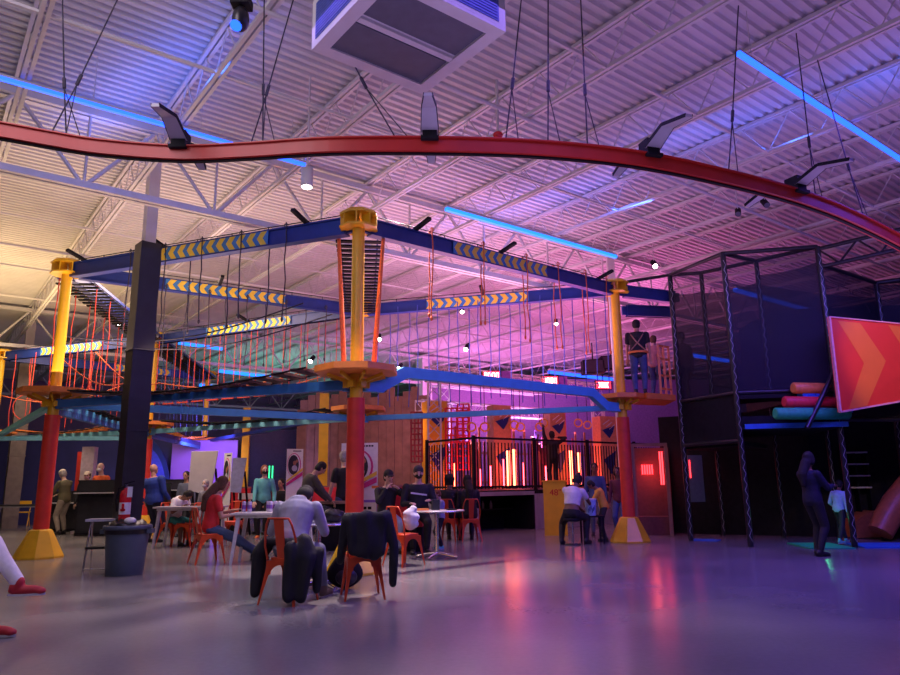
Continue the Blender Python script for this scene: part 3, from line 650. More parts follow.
panel(tw, N2 + V((.05, .02, 0)), N3, 2.18, ZF - .7 + .25, M['blk'], 'vinyl_valance', 2)
slab(tw, [N2, N3, bk2, N2 + V((.6, 2.3, 0))], 2.1, 2.16, M['blk'], 'rope_deck')
slab(tw, [bk2 + V((-.4, 0, 0)), bk3, bk3 + V((0, 2, 0)), bk2 + V((-.4, 2, 0))], ZF, 4.9, M['blk'], 'black_backing')
# clear vinyl window and a red light in the dark bay
a_, b_ = hitp(691, 502, back + V((0, -.5, 0)), V((0, 1, 0))), hitp(712, 455, back + V((0, -.5, 0)), V((0, 1, 0)))
MB().box(((a_.x + b_.x) / 2, a_.y, (a_.z + b_.z) / 2), (b_.x - a_.x, .02, b_.z - a_.z)).build('vinyl_window', mat('hazy_blue_vinyl', (.16, .20, .32), .35), tw, True)
for px, dx in ((687, 0), (690, 0)):
    q = hitp(px, 469, back + V((0, -.52, 0)), V((0, 1, 0))); MB().cyl(q - V((0, 0, .2)), q + V((0, 0, .2)), .012, 8).build('red_light_tube', M['doorglow'], tw, True)
# orange framed doorway between yellow pole and tower
o = G(655, 536); t = thing('framed_doorway', 'orange padded doorway frame glowing red inside, between yellow pole and net tower', 'doorway', (o.x, o.y, 0), R(-14))
zt = 1.95
for s in (-1, 1): MB().box((s * .36, 0, zt / 2), (.07, .12, zt)).build('jamb_pad', M['wood'], t)
MB().box((0, 0, zt + .035), (.79, .12, .07)).build('head_pad', M['wood'], t)
MB().box((0, .8, zt / 2), (.9, .04, zt)).build('inner_wall', mat('dusky_wall', (.22, .07, .06), .6), t)
MB().box((.0, .45, .2), (.66, .5, .4)).build('inner_step', mat('dusky_wall', (.22, .07, .06)), t)
for i in range(5): MB().box((-.16 + .055 * i, .74, 1.45), (.028, .03, .22)).build('light_bar', M['doorglow'], t)
for i in range(2): MB().cyl((.24 + .05 * i, .5, 1.1), (.24 + .05 * i, .5, 1.85), .016, 8).build('light_tube', M['doorglow'], t)
# platform bridge with yellow guard between pole and tower
FZ = FZ0 + .13 * .6
t = thing('entry_platform', 'orange deck with yellow guard rail joining the yellow pole to the net tower', 'platform', (PR.x + .8, PR.y, FZ - .1))
b0 = [PR + V((.42, -.38, 0)), PR + V((.42, .75, 0)), N1 + V((-.02, 1.0, 0)), N1 + V((-.07, .02, 0))]
slab(t, b0, FZ - .12, FZ, M['plat'], 'deck')
g0 = N1 + V((-.12, .12, FZ)); g1 = g0 + V((-.33, -.28, 0)) * .9
for f in (0, .5, 1): MB().bar(g0.lerp(g1, f), g0.lerp(g1, f) + V((0, 0, 1.05)), .04, .04).build('guard_upright', M['mato'], t, True)
for z in (.12, .4, .75, 1.03): MB().bar(g0 + V((0, 0, z)), g1 + V((0, 0, z)), .035, .04).build('guard_rung', M['mato'], t, True)
# overhead lattice truss running out from the tower
a0 = tb(N3, 5.5); a1 = Z(905, 228, 5.6); t = thing('lattice_truss', 'black lattice truss running from the net tower toward the red rail', 'truss', (a0 + a1) / 2)
a1 = a0 + (a1 - a0) * 1.4
MB().cyl(a0, a1, .04, 8).build('upper_chord', M['blkgl'], t, True); MB().cyl(a0 - V((0, 0, .36)), a1 - V((0, 0, .36)), .04, 8).build('lower_chord', M['blkgl'], t, True)
for i in range(6): MB().cyl(a0.lerp(a1, i / 6) - V((0, 0, .36 * (i % 2))), a0.lerp(a1, (i + 1) / 6) - V((0, 0, .36 * ((i + 1) % 2))), .02, 6).build('lattice_bar', M['blkgl'], t, True)
MB().cyl(tb(N6, 5.2), tb(N6, 5.2) + V((4, -1.6, .15)), .05, 8).build('side_chord', M['blkgl'], t, True)
# orange chevron board
q0, q1 = D(829, 317, 12.15), D(840, 412, 12.15); q2, q3 = D(975, 331, 13.4), D(975, 388, 13.4)
t = thing('chevron_board', 'large red board with orange arrow chevrons on the front of the net tower', 'board', (q0 + q1) / 2)
nn = (q2 - q1).cross(q0 - q1).normalized(); nn = nn if nn.y < 0 else -nn
mb = MB(); mb.hexa([q1, q3, q3 - nn * .05, q1 - nn * .05, q0, q2, q2 - nn * .05, q0 - nn * .05]); mb.build('board', M['panelo'], t, True)
cm = MB()
for poly in ([(838, 321), (860, 323), (886, 361), (867, 406), (849, 409), (864, 363)], [(888, 325), (912, 328), (938, 362), (925, 398), (903, 402), (914, 364)]):
    pts = [hitp(x, y, q1 + nn * .004, nn) for x, y in poly]; bk = [p - nn * .003 for p in pts]; cm.add(pts + bk, [(0, 1, 2, 5), (5, 2, 3, 4)] + [(i, (i + 1) % 6, 6 + (i + 1) % 6, 6 + i) for i in range(6)])
cm.build('chevrons', M['panelc'], t, True)
e = MB(); e.bar(q0, q1, .03, .07); e.bar(q1, q3, .05, .03); e.bar(q0, q2, .05, .02); e.build('edge_trim', mat('pale_pink_trim', (.85, .40, .36), .4), t, True)
# soft rollers and blue steps
for (xa, ya, dd_, mm, lab, le) in ((793, 388, 12.75, M['mato'], 'orange foam roller, topmost of the stair by the chevron board', 1.15), (784, 402, 12.6, M['matr'], 'red foam roller between orange and green rollers', 1.3), (775, 413.5, 12.45, M['matg'], 'green foam roller, lowest of the stair by the chevron board', 1.45)):
    p = D(xa, ya, dd_); b = MB(); q = p + V((le, .25, 0)); d = (q - p).normalized()
    b.tube([p, p + d * .02, q - d * .02, q], [.075, .105, .105, .075], 16); single(b, 'foam_roller', mm, lab, 'roller')
for i, (xa, ya, dd_, le, lab) in enumerate(((799, 396, 12.85, 1.1, 'blue step pad between orange and red rollers'), (790, 409, 12.7, 1.2, 'blue step pad between red and green rollers'))):
    p = D(xa, ya, dd_); b = MB(); b.box(p + V((le / 2, .12, 0)), (le, .22, .13), .2); single(b, 'step_pad', M['matb'], lab, 'step')
p = D(741, 426, 12.95); b = MB(); b.box(p + V((.95, -.12, -.01)), (1.75, .06, .09), -.2 + .0); single(b, 'edge_pad', M['matb'], 'long blue edge pad below the foam rollers', 'pad')
MB().cyl(D(807, 428, 12.45), D(833, 374, 12.6), .045, 10).build('slanted_brace', M['blkgl'], tw, True)
# lower play items
p = G(835, 549); b = MB(); b.box((p.x, p.y + .5, .012), (.75, 1.1, .02), -.1); single(b, 'floor_mat', M['matg'], 'green floor mat at the dark tower entrance', 'mat')
p = G(880, 548); b = MB(); b.box((p.x + .35, p.y + .35, .012), (1.15, .9, .02), -.12); single(b, 'floor_mat', M['matb'], 'blue floor mat beside the green one at the tower', 'mat')
p = G(705, 541); b = MB(); b.box((p.x + .05, p.y + .1, .012), (.5, .35, .02), -.6); single(b, 'floor_mat', M['matb'], 'small blue floor mat edge by the first laced post', 'mat')
def arch(px0, px1, y0, y1, d, label, m):
    p0, p1 = D(px0, y1, d), D(px1, y0, d); w, h = p1.x - p0.x, p1.z - p0.z; poly = [(0, 0)] + [(w * (.02 + .98 * i / 8), h * (.45 + .55 * math.sin(math.pi * .5 * i / 8) ** .7)) for i in range(9)] + [(w, 0)]
    b = MB(); b.prism(poly, (p0.x, d, .015), (1, 0, 0), (0, 0, 1), -.5); return single(b, 'foam_block', m, label, 'foam block')
arch(855, 878, 513, 540, 14.6, 'low orange foam block behind the laced posts', M['slideor'])
pp = D(882, 526, 14.0); b = MB(); b.tube([pp + V((-.05, 0, -.12)), pp + V((.12, .03, .12)), pp + V((.38, .08, .42)), pp + V((.8, .15, .78)), pp + V((1.3, .2, 1.2))], [.22, .24, .25, .26, .27], 16); single(b, 'tube_slide', M['slideor'], 'curved orange tube slide in the dark lower bay', 'slide')
p = D(855, 480, 15.0); t = thing('cubby_rack', 'dim grey cubby shelf deep inside the tower bay', 'shelf', (p.x, p.y, 0))
for z in (1.0, 1.24, 1.48, 1.72): MB().box((0, 0, z), (.5, .3, .03)).build('shelf_board', M['grey'], t)
for s in (-1, 0, 1): MB().box((s * .24, .03, .87), (.025, .28, 1.74)).build('upright', M['blk'], t)

# ------------------------------------------------------------------ raised obstacle stage
SO = V((.58, 17.6, 0)); SZ1 = 1.0
def S(a, b, z=0): return SO + U1 * a + U2 * b + V((0, 0, z))
t = thing('stage_platform', 'raised black stage with bar opening and corrugated front behind the tables', 'stage', SO, BRZ)
LU, LV = 9.0, 8.0
slab(t, [S(0, 0), S(LU, 0), S(LU, LV), S(4.5, LV), S(0, 2.15)], SZ1 - .12, SZ1, M['blk'], 'deck')
MB().box(S(1.0, .02, .92), (2.0, .05, .10), BRZ).build('ribbed_edge', M['corr'], t, True)
def corr(a0, b0, a1, b1, z0, z1):
    m = MB(); p, q = S(a0, b0), S(a1, b1); L = (q - p).length; d = (q - p) / L; nn = V((d.y, -d.x, 0)); n = int(L / .04); vs = []
    for i in range(n + 1):
        o = p + d * (L * i / n) + nn * (.012 if i % 2 else 0); vs += [tb(o, z0), tb(o, z1)]
    m.add(vs, [(2 * i, 2 * i + 2, 2 * i + 3, 2 * i + 1) for i in range(n)]); return m
corr(2.0, 0, 3.6, 0, 0, SZ1 - .1).build('corrugated_front', M['corr'], t, True); corr(3.6, 0, 9, 0, 0, SZ1 - .1).build('corrugated_front', M['corr'], t, True)
corr(0, 2.15, 0, 0, 0, SZ1 - .1).build('corrugated_side', M['corr'], t, True)
corr(-.0, -.0, .09, 0, 0, SZ1 - .1).build('corrugated_corner', M['corr'], t, True)
MB().box(S(1.0, 1.2, .44), (2.0, .05, .88), BRZ).build('bar_back', M['blk'], t, True); MB().box(S(1.98, .6, .44), (.05, 1.2, .88), BRZ).build('bar_cheek', M['blk'], t, True)
MB().box(S(1.0, .95, .50), (1.9, .35, .03), BRZ).build('bar_shelf', M['char'], t, True)
for i, (a, z, nm, mm, lab) in enumerate(((.45, .52, 'bottle', M['grey'], 'pale bottle, first on the shelf inside the stage bar'), (.75, .52, 'bottle', M['grey'], 'pale bottle, second on the shelf inside the stage bar'), (1.02, .52, 'bottle', M['grey'], 'pale bottle, third on the shelf inside the stage bar'), (1.3, .52, 'bottle', M['grey'], 'pale bottle, last on the shelf inside the stage bar'))):
    b = MB().lathe([(.035, 0), (.04, .02), (.04, .13), (.015, .17), (.015, .21)], S(a, .95, z - .005), 10); single(b, nm, mm, lab, 'bottle', 'bottles inside the stage bar')
b = MB().ell(S(.42, .7, .16), (.17, .13, .16)); single(b, 'drawstring_sack', mat('grey_sack', (.22, .20, .22), .8), 'grey sack on the floor inside the stage bar opening', 'sack')
# railing
bal = MB().box((0, 0, .62), (.022, .022, 1.16)).mesh('baluster'); bal.materials.append(M['blk'])
def railing(p, q, label):
    p, q = V(p), V(q); L = (q - p).length; an = math.atan2((q - p).y, (q - p).x); t = thing('stage_railing', label, 'railing', tb(p, SZ1), an, 'black railing panels around the stage')
    MB().box((L / 2, 0, 1.30), (L, .05, .05)).build('top_rail', M['blk'], t); MB().box((L / 2, 0, .09), (L, .035, .05)).build('bottom_rail', M['blk'], t)
    MB().box((0, 0, .68), (.07, .07, 1.36)).build('newel_post', M['blk'], t)
    n = int(L / .115)
    for i in range(1, n): o = bpy.data.objects.new('baluster', bal); COL.objects.link(o); o.parent = t; o.location = (L * i / n, 0, 0)
for i, lab in enumerate(('black railing panel at the stage corner, above the bar opening', 'black railing panel of the stage, second from the corner', 'black railing panel of the stage above the crouching woman', 'black railing panel of the stage, beside the yellow base pole')): railing(S(2.1 * i, .04), S(2.1 * (i + 1), .04), lab)
railing(S(.04, 2.1), S(.04, .12), 'black railing panel on the stage side above the dark-clad pair')
# yellow measuring pedestal in front of the stage
o = G(558, 536); t = thing('height_pedestal', 'yellow pedestal marked 48 standing before the stage railing', 'pedestal', (o.x, o.y + .25, 0), R(-8))
MB().box((0, 0, .60), (.52, .3, 1.2)).build('body', M['yellow'], t); MB().box((0, 0, 1.215), (.56, .34, .03)).build('top', M['yellow'], t)
def text(s, size, m, parent, loc, rot, name='lettering', ext=.002):
    c = bpy.data.curves.new(name, 'FONT'); c.body = s; c.size = size; c.extrude = ext; c.align_x = 'CENTER'; c.align_y = 'CENTER'
    ob = bpy.data.objects.new(name, c); COL.objects.link(ob); dg = bpy.context.evaluated_depsgraph_get(); me = bpy.data.meshes.new_from_object(ob.evaluated_get(dg)); bpy.data.objects.remove(ob)
    me.materials.clear(); me.materials.append(m); o = bpy.data.objects.new(name, me); COL.objects.link(o); o.parent = parent; o.location = loc; o.rotation_euler = rot; return o
text('48"', .20, M['extred'], t, (.02, -.153, .95), (R(90), 0, 0))
# padded towers on the stage
def tower(px, d, ytop, w, label, face, side, tri=True):
    p = D(px, 460, d); zt = D(px, ytop, d).z; t = thing('obstacle_tower', label, 'obstacle tower', (p.x, p.y, SZ1 + .003), R(22))
    h = zt - SZ1
    MB().box((-w * .02, 0, h / 2), (w, w * .8, h)).build('padding', face, t); MB().box((w * .505, 0, h / 2), (w * .05, w * .82, h)).build('side_pad', side, t)
    if tri:
        g = MB(); y = -w * .4 - .004
        for z0, s in ((h * .38, .55), (h * .80, .3)):
            MB().prism([(-w * .42, z0), (w * .42, z0 + s * .55), (w * .30, z0 - s * .2), (w * .05, z0 - s * .9)], (0, y, 0), (1, 0, 0), (0, 0, 1), .004).build('blue_triangle', M['navy'], t)
        pass
        k = MB()
        for i in range(3): k.bar((-w * .35 + i * .12, y - .002, h * .88 - i * .08), (w * .1 + i * .1, y - .002, h * .95 - i * .08), .004, .03)
        k.build('white_zigzag', M['white'], t)
tower(435, 22.5, 402, .66, 'tall yellow obstacle pad with blue triangles, nearest the red cargo nets', M['yellow'], mat('tan_pad', (.55, .30, .14), .5))
tower(500, 23.5, 406, .62, 'tall tan obstacle pad with blue triangles behind the glowing red tubes', mat('tan_pad', (.55, .30, .14)), mat('pink_pad', (.72, .14, .18), .5))
tower(556, 24.5, 412, .60, 'tan and pink obstacle pad behind the two climbers', mat('tan_pad', (.55, .30, .14)), mat('pink_pad', (.72, .14, .18)))
tower(606, 24.0, 417, .60, 'peach obstacle pad with blue triangles beside the yellow base pole', mat('peach_pad', (.80, .36, .18), .5), M['orange'])
def cargo(px0, px1, y0, y1, d, label, m, nx, nz):
    p, q = D(px0, y1, d), D(px1, y0, d); t = thing('cargo_net', label, 'cargo net', (p.x, p.y, p.z))
    for i in range(nx + 1): f = i / nx; MB().cyl((p.x + (q.x - p.x) * f, d, p.z), (p.x + (q.x - p.x) * f, d, q.z), .028, 6).build('upright_strap', m, t, True)
    for i in range(nz + 1): z = p.z + (q.z - p.z) * i / nz; MB().cyl((p.x, d + .02, z), (q.x, d + .02, z), .026, 6).build('cross_strap', m, t, True)
cargo(446, 468, 408, 470, 22.2, 'red cargo net hanging beside the yellow obstacle pad', M['matr'], 4, 9)
cargo(411, 422, 412, 462, 21.8, 'dim red cargo net bunched left of the yellow obstacle pad'.replace('left of', 'before'), mat('dim_red_net', (.40, .04, .06), .6), 3, 9)
cargo(458, 469, 404, 444, 23.0, 'second red cargo net just behind the first one', M['matr'], 2, 6)
# gymnastic rings from the truss
TB = 3.6
def SA(px, b):   # place along the stage front whose view column is px
    k = (px - 450) / 690; o = SO + U2 * b; return (k * o.y - o.x) / (U1.x - k * U1.y)
for px, y in ((470, 427), (483, 427), (512, 425), (518, 427), (537, 427), (541, 423), (575, 423), (584, 425), (594, 424)):
    p = S(SA(px, TB), TB); z = D(px, y, p.y).z; t = thing('climbing_ring', 'yellow climbing ring hung from the truss above the stage', 'ring', (p.x, p.y, z), 0, 'yellow climbing rings above the stage')
    MB().ring((0, 0, 0), .135, .026, (1, 0, 0), (0, 0, 1), 18, 6).build('hoop', M['yellow'], t); MB().cyl((0, 0, .135), (0, 0, 4.28 - z), .012, 5).build('strap', M['blk'], t)
def boxtruss(p, q, s, label):
    p, q = V(p), V(q); d = (q - p).normalized(); sd = V((d.y, -d.x, 0)) * s / 2; u = V((0, 0, s / 2)); t = thing('box_truss', label, 'truss', (p + q) / 2)
    cs = [sd + u, sd - u, -sd - u, -sd + u]; L = (q - p).length; n = int(L / s)
    for c in cs: MB().cyl(p + c, q + c, .028, 6).build('chord', M['steel'], t, True)
    for k in range(4):
        m = MB(); a, b = cs[k], cs[(k + 1) % 4]
        for i in range(n): m.cyl(p.lerp(q, i / n) + (a if i % 2 else b), p.lerp(q, (i + 1) / n) + (b if i % 2 else a), .014, 5); m.cyl(p.lerp(q, i / n) + a, p.lerp(q, i / n) + b, .014, 5)
        m.build('lattice', M['steel'], t, True)
boxtruss(S(1.2, TB, 4.5), S(9, TB, 4.5), .44, 'lilac-lit box truss spanning above the rings on the stage')
boxtruss(S(2.2, 5.6, 3.75), S(9, 5.6, 3.75), .36, 'lower lilac-lit box truss behind the climbing rings')
boxtruss(S(3.8, 6.8, 4.9), S(9, 6.8, 4.9), .44, 'second lilac-lit box truss further back over the stage')
for a, b, lab in ((1.4, TB, 'upright box truss at the cargo net end of the stage'), (8.9, TB, 'upright box truss at the far end of the stage'), (4.2, 6.8, 'rear upright box truss by the red cargo net')):
    p = S(a, b); t = thing('truss_upright', lab, 'truss', p); z0 = SZ1
    for sx in (-1, 1):
        for sy in (-1, 1): MB().cyl((sx * .19, sy * .19, z0), (sx * .19, sy * .19, 4.25 if b < 5 else 4.65), .028, 6).build('chord', M['steel'], t)
    m = MB()
    for i in range(9):
        z = z0 + i * .4
        for sx, sy, ex, ey in ((-1, -1, 1, -1), (1, -1, 1, 1), (1, 1, -1, 1), (-1, 1, -1, -1)): m.cyl((sx * .19, sy * .19, z), (ex * .19, ey * .19, z + .4), .014, 5)
    m.build('lattice', M['steel'], t)
# scoreboards
for px, y, lab in ((491, 375.5, 'red lit scoreboard with white digits, nearest the centre pole'), (549, 380.5, 'red lit scoreboard with white digits, middle one above the stage'), (602, 385, 'red lit scoreboard with white digits, beside the net tower pole')):
    p = S(SA(px, TB - .3), TB - .3); z = D(px, y, p.y).z; t = thing('scoreboard', lab, 'scoreboard', (p.x, p.y, z), R(8))
    MB().box((0, .05, 0), (.62, .1, .34)).build('case', M['blk'], t); MB().box((0, -.006, 0), (.56, .012, .28)).build('lit_face', M['sign'], t)
    g = MB()
    for i in range(4):
        x = -.19 + i * .125
        for dx, dz, w, h in ((0, .085, .075, .02), (0, -.085, .075, .02), (-.035, .0, .02, .17), (.035, .0, .02, .17)): g.box((x + dx, -.014, dz), (w, .008, h))
    g.build('digits', M['signw'], t)
    MB().box((.48, .05, 0), (.3, .06, .3)).build('side_plate', mat('purple_plate', (.25, .08, .4), .5), t); MB().cyl((0, .06, .15), (0, .06, .3 + 4.7 - z + .0 if z < 4.5 else .4), .015, 6).build('hanger', M['blk'], t)
for px, y, lab in ((593, 367, 'black loudspeaker hung beyond the scoreboards'), (611, 363, 'second black loudspeaker hung just beside the yellow pole')):
    p = D(px, y, 25); t = thing('hanging_loudspeaker', lab, 'loudspeaker', p)
    MB().hexa([V(v) for v in ((-.4, -.25, -.28), (.4, -.25, -.22), (.4, .25, -.22), (-.4, .25, -.28), (-.4, -.25, .22), (.4, -.25, .28), (.4, .25, .28), (-.4, .25, .22))]).build('cabinet', M['blk'], t); MB().box((0, -.26, 0), (.7, .02, .42)).build('speaker_grille', M['char'], t); MB().cyl((0, 0, .2), (0, 0, 6.14 - p.z), .02, 6).build('stem', M['blk'], t)
# glowing tubes behind the railing
for px, b, z0, z1, m, r, lab in ((505, 2.6, 1.02, 2.15, 'warmglow', .05, 'tall warm glowing tube lamp behind the stage railing'), (511, 2.7, 1.02, 2.2, 'warmglow', .06, 'brightest warm tube lamp at the middle of the railing'), (500, 2.9, 1.02, 1.9, 'redglow', .03, 'thin red tube lamp beside the brightest warm tube'), (519, 3.0, 1.02, 1.8, 'redglow', .035, 'short red tube lamp by the brightest warm tube'), (488, 3.1, 1.02, 1.7, 'redglow', .03, 'short red tube lamp by the stage corner'), (478, 3.0, 1.02, 1.6, 'redglow', .025, 'shortest red tube lamp by the stage corner post'), (452, 2.6, 1.02, 1.75, 'warmglow', .03, 'small warm tube lamp under the red cargo net'),
    (566, 2.6, 1.02, 2.2, 'warmglow', .05, 'warm tube lamp above the crouching woman'), (574, 2.7, 1.02, 2.15, 'warmglow', .045, 'warm tube lamp just beyond the crouching woman'), (541, 3.0, 1.02, 1.7, 'redglow', .03, 'red tube lamp below the climbers'), (583, 3.0, 1.02, 1.8, 'redglow', .03, 'red tube lamp next to the warm pair'), (594, 3.1, 1.02, 1.9, 'redglow', .03, 'red tube lamp above the blue-clad person'), (614, 2.2, 1.02, 2.3, 'redglow', .05, 'bright red tube lamp beside the yellow base pole'), (608, 3.0, 1.02, 1.8, 'redglow', .025, 'thin red tube lamp by the yellow base pole')):
    p = S(SA(px, b), b, 0); t = thing('tube_lamp', lab, 'tube lamp', (p.x, p.y, z0)); MB().cyl((0, 0, .04), (0, 0, z1 - z0), r, 10).build('glowing_tube', M[m], t); MB().lathe([(r + .04, 0), (r + .04, .03), (r + .01, .05)], n=12).build('base', M['blk'], t)
# orange slat wall behind
for i in range(4):
    p = S(SA(430, 5.2) + .05 + 2.15 * i, 5.2); t = thing('slat_screen', ('orange slat screen behind the cargo nets', 'orange slat screen behind the brightest tubes', 'orange slat screen behind the climbers', 'orange slat screen at the far end of the stage')[i], 'screen', (p.x, p.y, SZ1 + .002), BRZ, 'orange slat screens on the stage')
    for cidx, (nm, mm) in enumerate((('amber_slats', mat('amber_slats', (.62, .26, .11), .5)), ('pink_slats', mat('pink_slats', (.55, .12, .20), .5)), ('violet_slats', mat('violet_slats', (.16, .08, .30), .5)))):
        m = MB()
        for k in range(12):
            if (k * 5 + i) % 7 % 3 == cidx: m.box((.09 + k * .175, 0, .80 + .12 * (k % 3)), (.085, .04, 1.6 + .24 * (k % 3)))
        m.build(nm, mm, t)
    MB().box((1.07, .04, 1.2), (2.1, .04, .08)).build('batten', M['wood'], t); MB().box((1.07, .04, .2), (2.1, .04, .08)).build('batten', M['wood'], t)
if LIGHTS:  # unseen lights added to tint the stage, partitions, board and tower
    for a in (2.2, 4.6, 7.4): point('stage_red', S(a, 3.4, 1.6), 15, (1, .10, .22), .2)
    for a in (3.6, 7.0): area('stage_lilac', S(a, 5.5, 2.4), 1.2, 105, (.72, .36, 1), target=S(a + 1.5, 8.5, 4.6))
    area('partition_purple', D(205, 470, 21.8) + V((0, 0, .9)), .6, 110, (.6, .35, 1), target=D(205, 465, 24.2)); area('plank_pink', D(400, 440, 21.8) + V((0, 0, .4)), .8, 26, (1, .36, .50), target=D(385, 440, 24.8))
    point('doorway_red', G(655, 536) + V((.1, .4, 1.3)), 4, (1, .10, .08), .06)
    area('tower_blue', (9.0, 11.0, 5.0), 1.5, 40, (.16, .14, 1), target=(7.5, 13.5, 1.5))
    spot('board_spot', (8.2, 7.5, 5.6), D(880, 365, 12.8), 420, (1, .60, .38), 26, .6)
    point('mat_green', G(835, 549) + V((.2, .7, .5)), 1.1, (.1, 1, .4), .05)
    spot('net_sheen', (5.2, 9.5, 5.6), (6.3, 13.6, 4.6), 110, (.5, .35, 1), 40, .7)

# ------------------------------------------------------------------ background partitions, banners, desks
def wallseg(px0, px1, d0, d1, zt, name, label, cat, m, th=.12):
    p, q = D(px0, 480, d0), D(px1, 480, d1); p.z = q.z = 0; mb = MB(); d = (q - p).normalized(); nn = V((-d.y, d.x, 0)) * th
    mb.hexa([p, q, q + nn, p + nn, tb(p, zt), tb(q, zt), tb(q + nn, zt), tb(p + nn, zt)]); return single(mb, name, m, label, cat)
wallseg(-60, 176, 24.5, 24.5, 3.15, 'partition', 'dark navy partition behind the registration desks', 'partition', M['wallblue'])
wallseg(170, 236, 24.2, 24.4, 2.75, 'partition', 'purple lit partition panel behind the person in blue', 'partition', M['purple'])
wallseg(232, 330, 25.5, 26.5, 3.2, 'partition', 'near-black glazed partition behind the teal-shirted woman', 'partition', mat('dark_glazing', (.03, .03, .06), .2))
wallseg(424, 720, 31.5, 33.5, 5.9, 'partition', 'tall lilac backdrop added as purple haze behind the obstacle stage', 'partition', mat('haze_lilac', (.30, .16, .40), .6))  # backdrop added to fill the dark gap; purple haze put into its colour
# mural arcs beside the purple panel
t = thing('arc_mural', 'mural of magenta, blue and red arcs beside the purple panel', 'mural', D(158, 480, 24.0))
for r0, r1, m in ((1.75, 2.0, M['navy']), (1.3, 1.75, mat('mural_blue', (.05, .08, .75), .5)), (.9, 1.3, mat('mural_magenta', (.85, .05, .35), .5)), (.2, .9, mat('mural_red', (.70, .04, .06), .5))):
    c = D(140, 505, 23.95); b = MB(); n = 16; vs = []
    for i in range(n + 1): an = math.pi * .5 * i / n; vs += [V((c.x + r0 * math.cos(an) * .50, c.y, max(.02, c.z + r0 * math.sin(an) * 1.1))), V((c.x + r1 * math.cos(an) * .50, c.y, max(.02, c.z + r1 * math.sin(an) * 1.1)))]
    vs2 = [p + V((0, .03, 0)) for p in vs]; k = len(vs)
    b.add(vs + vs2, [(2 * i, 2 * i + 1, 2 * i + 3, 2 * i + 2) for i in range(n)] + [(k + 2 * i, k + 2 * i + 2, k + 2 * i + 3, k + 2 * i + 1) for i in range(n)] + [(2 * i + 1, k + 2 * i + 1, k + 2 * i + 3, 2 * i + 3) for i in range(n)]); b.build('arc_band', m, t, True)
# plank partition
p, q = D(298, 480, 25.2), D(428, 480, 24.2); L = (q - p).length; t = thing('plank_partition', 'tall partition of brown vertical planks behind the roll-up banner', 'partition', tb(p, 0), math.atan2((q - p).y, (q - p).x))
mb = MB(); w = L / 16
for i in range(16): mb.box((w * (i + .5), random.uniform(-.01, .01), 2.1 + (i % 3) * .08), (w * .95, .05, 4.2 + (i % 3) * .16))
mb.build('planks', M['wood'], t)
MB().box((L / 2, .06, 1.0), (L, .06, .12)).build('batten', M['wood'], t); MB().box((L / 2, .06, 3.0), (L, .06, .12)).build('batten', M['wood'], t)
for i in range(3):
    q = D(266 + i * 3.2, 473, 25.0); t = thing('green_light_tube', 'thin green light tube in the dark glazing behind the teal-shirted woman', 'light tube', q - V((0, 0, .3)), 0, 'green tubes in the dark glazing'); MB().cyl((0, 0, 0), (0, 0, .55), .025, 6).build('glowing_tube', M['greenglow'], t); MB().cyl((0, 0, -q.z + .3), (0, 0, 0), .015, 6).build('stand', M['blk'], t)
def sqpost(px, d, ytop, label, m, w=.3, name='square_post'):
    p = D(px, 480, d); zt = D(px, ytop, d).z; t = thing(name, label, 'post', (p.x, p.y, 0), R(10)); MB().box((0, 0, zt / 2), (w, w, zt)).build('shaft', m, t); MB().box((0, 0, .03), (w * 1.5, w * 1.5, .06)).build('foot_plate', m, t)
    return t
sqpost(322.5, 20.5, 394, 'yellow square post behind the person in the brown jacket', M['yellow'], .27); sqpost(244, 22.5, 408, 'yellow square post behind the blue leaning board', M['yellow'], .22)
sqpost(87.5, 19.6, 447, 'pale square post rising behind the registration desk', mat('pale_pink_post', (.62, .52, .56), .6), .32); sqpost(79, 20.4, 452, 'red square post beside the pale square post', M['redpad'], .16)
sqpost(300, 23.5, 410, 'brown square post beside the small banner with oval portrait', M['wood'], .3)
def lean(quad, d, tilt, label, m, name='leaning_board'):
    n = V((0, 1, tilt)).normalized(); c = D(quad[2][0], quad[2][1], d); pts = [hitp(x, y, c, n) for x, y in quad]; b = MB(); b.add(pts + [p + n * .04 for p in pts], [(0, 1, 2, 3), (7, 6, 5, 4)] + [(i, (i + 1) % 4, 4 + (i + 1) % 4, 4 + i) for i in range(4)])
    t = thing(name, label, 'board', (c.x, c.y, 0)); b.build('panel', m, t, True); f = MB()
    for k in (2, 3): f.bar(pts[k], V((pts[k].x, pts[k].y + .1, 0)), .05, .05)
    for k in (0, 1): f.bar(pts[k].lerp(pts[3 - k], .4) + n * .05, V((pts[k].x, pts[k].y + .6, 0)), .04, .04)
    f.build('easel_frame', M['blk'], t, True); return t
lean([(191.5, 451.5), (218, 451), (210, 496), (188, 490)], 17.0, .15, 'cream folded board leaning upright behind the long-haired person', M['canvas'])
lean([(233, 458), (246.5, 458), (240.5, 493), (230, 492)], 17.6, .15, 'pale blue board leaning behind the teal-shirted woman', mat('pale_blue_board', (.36, .38, .60), .6))
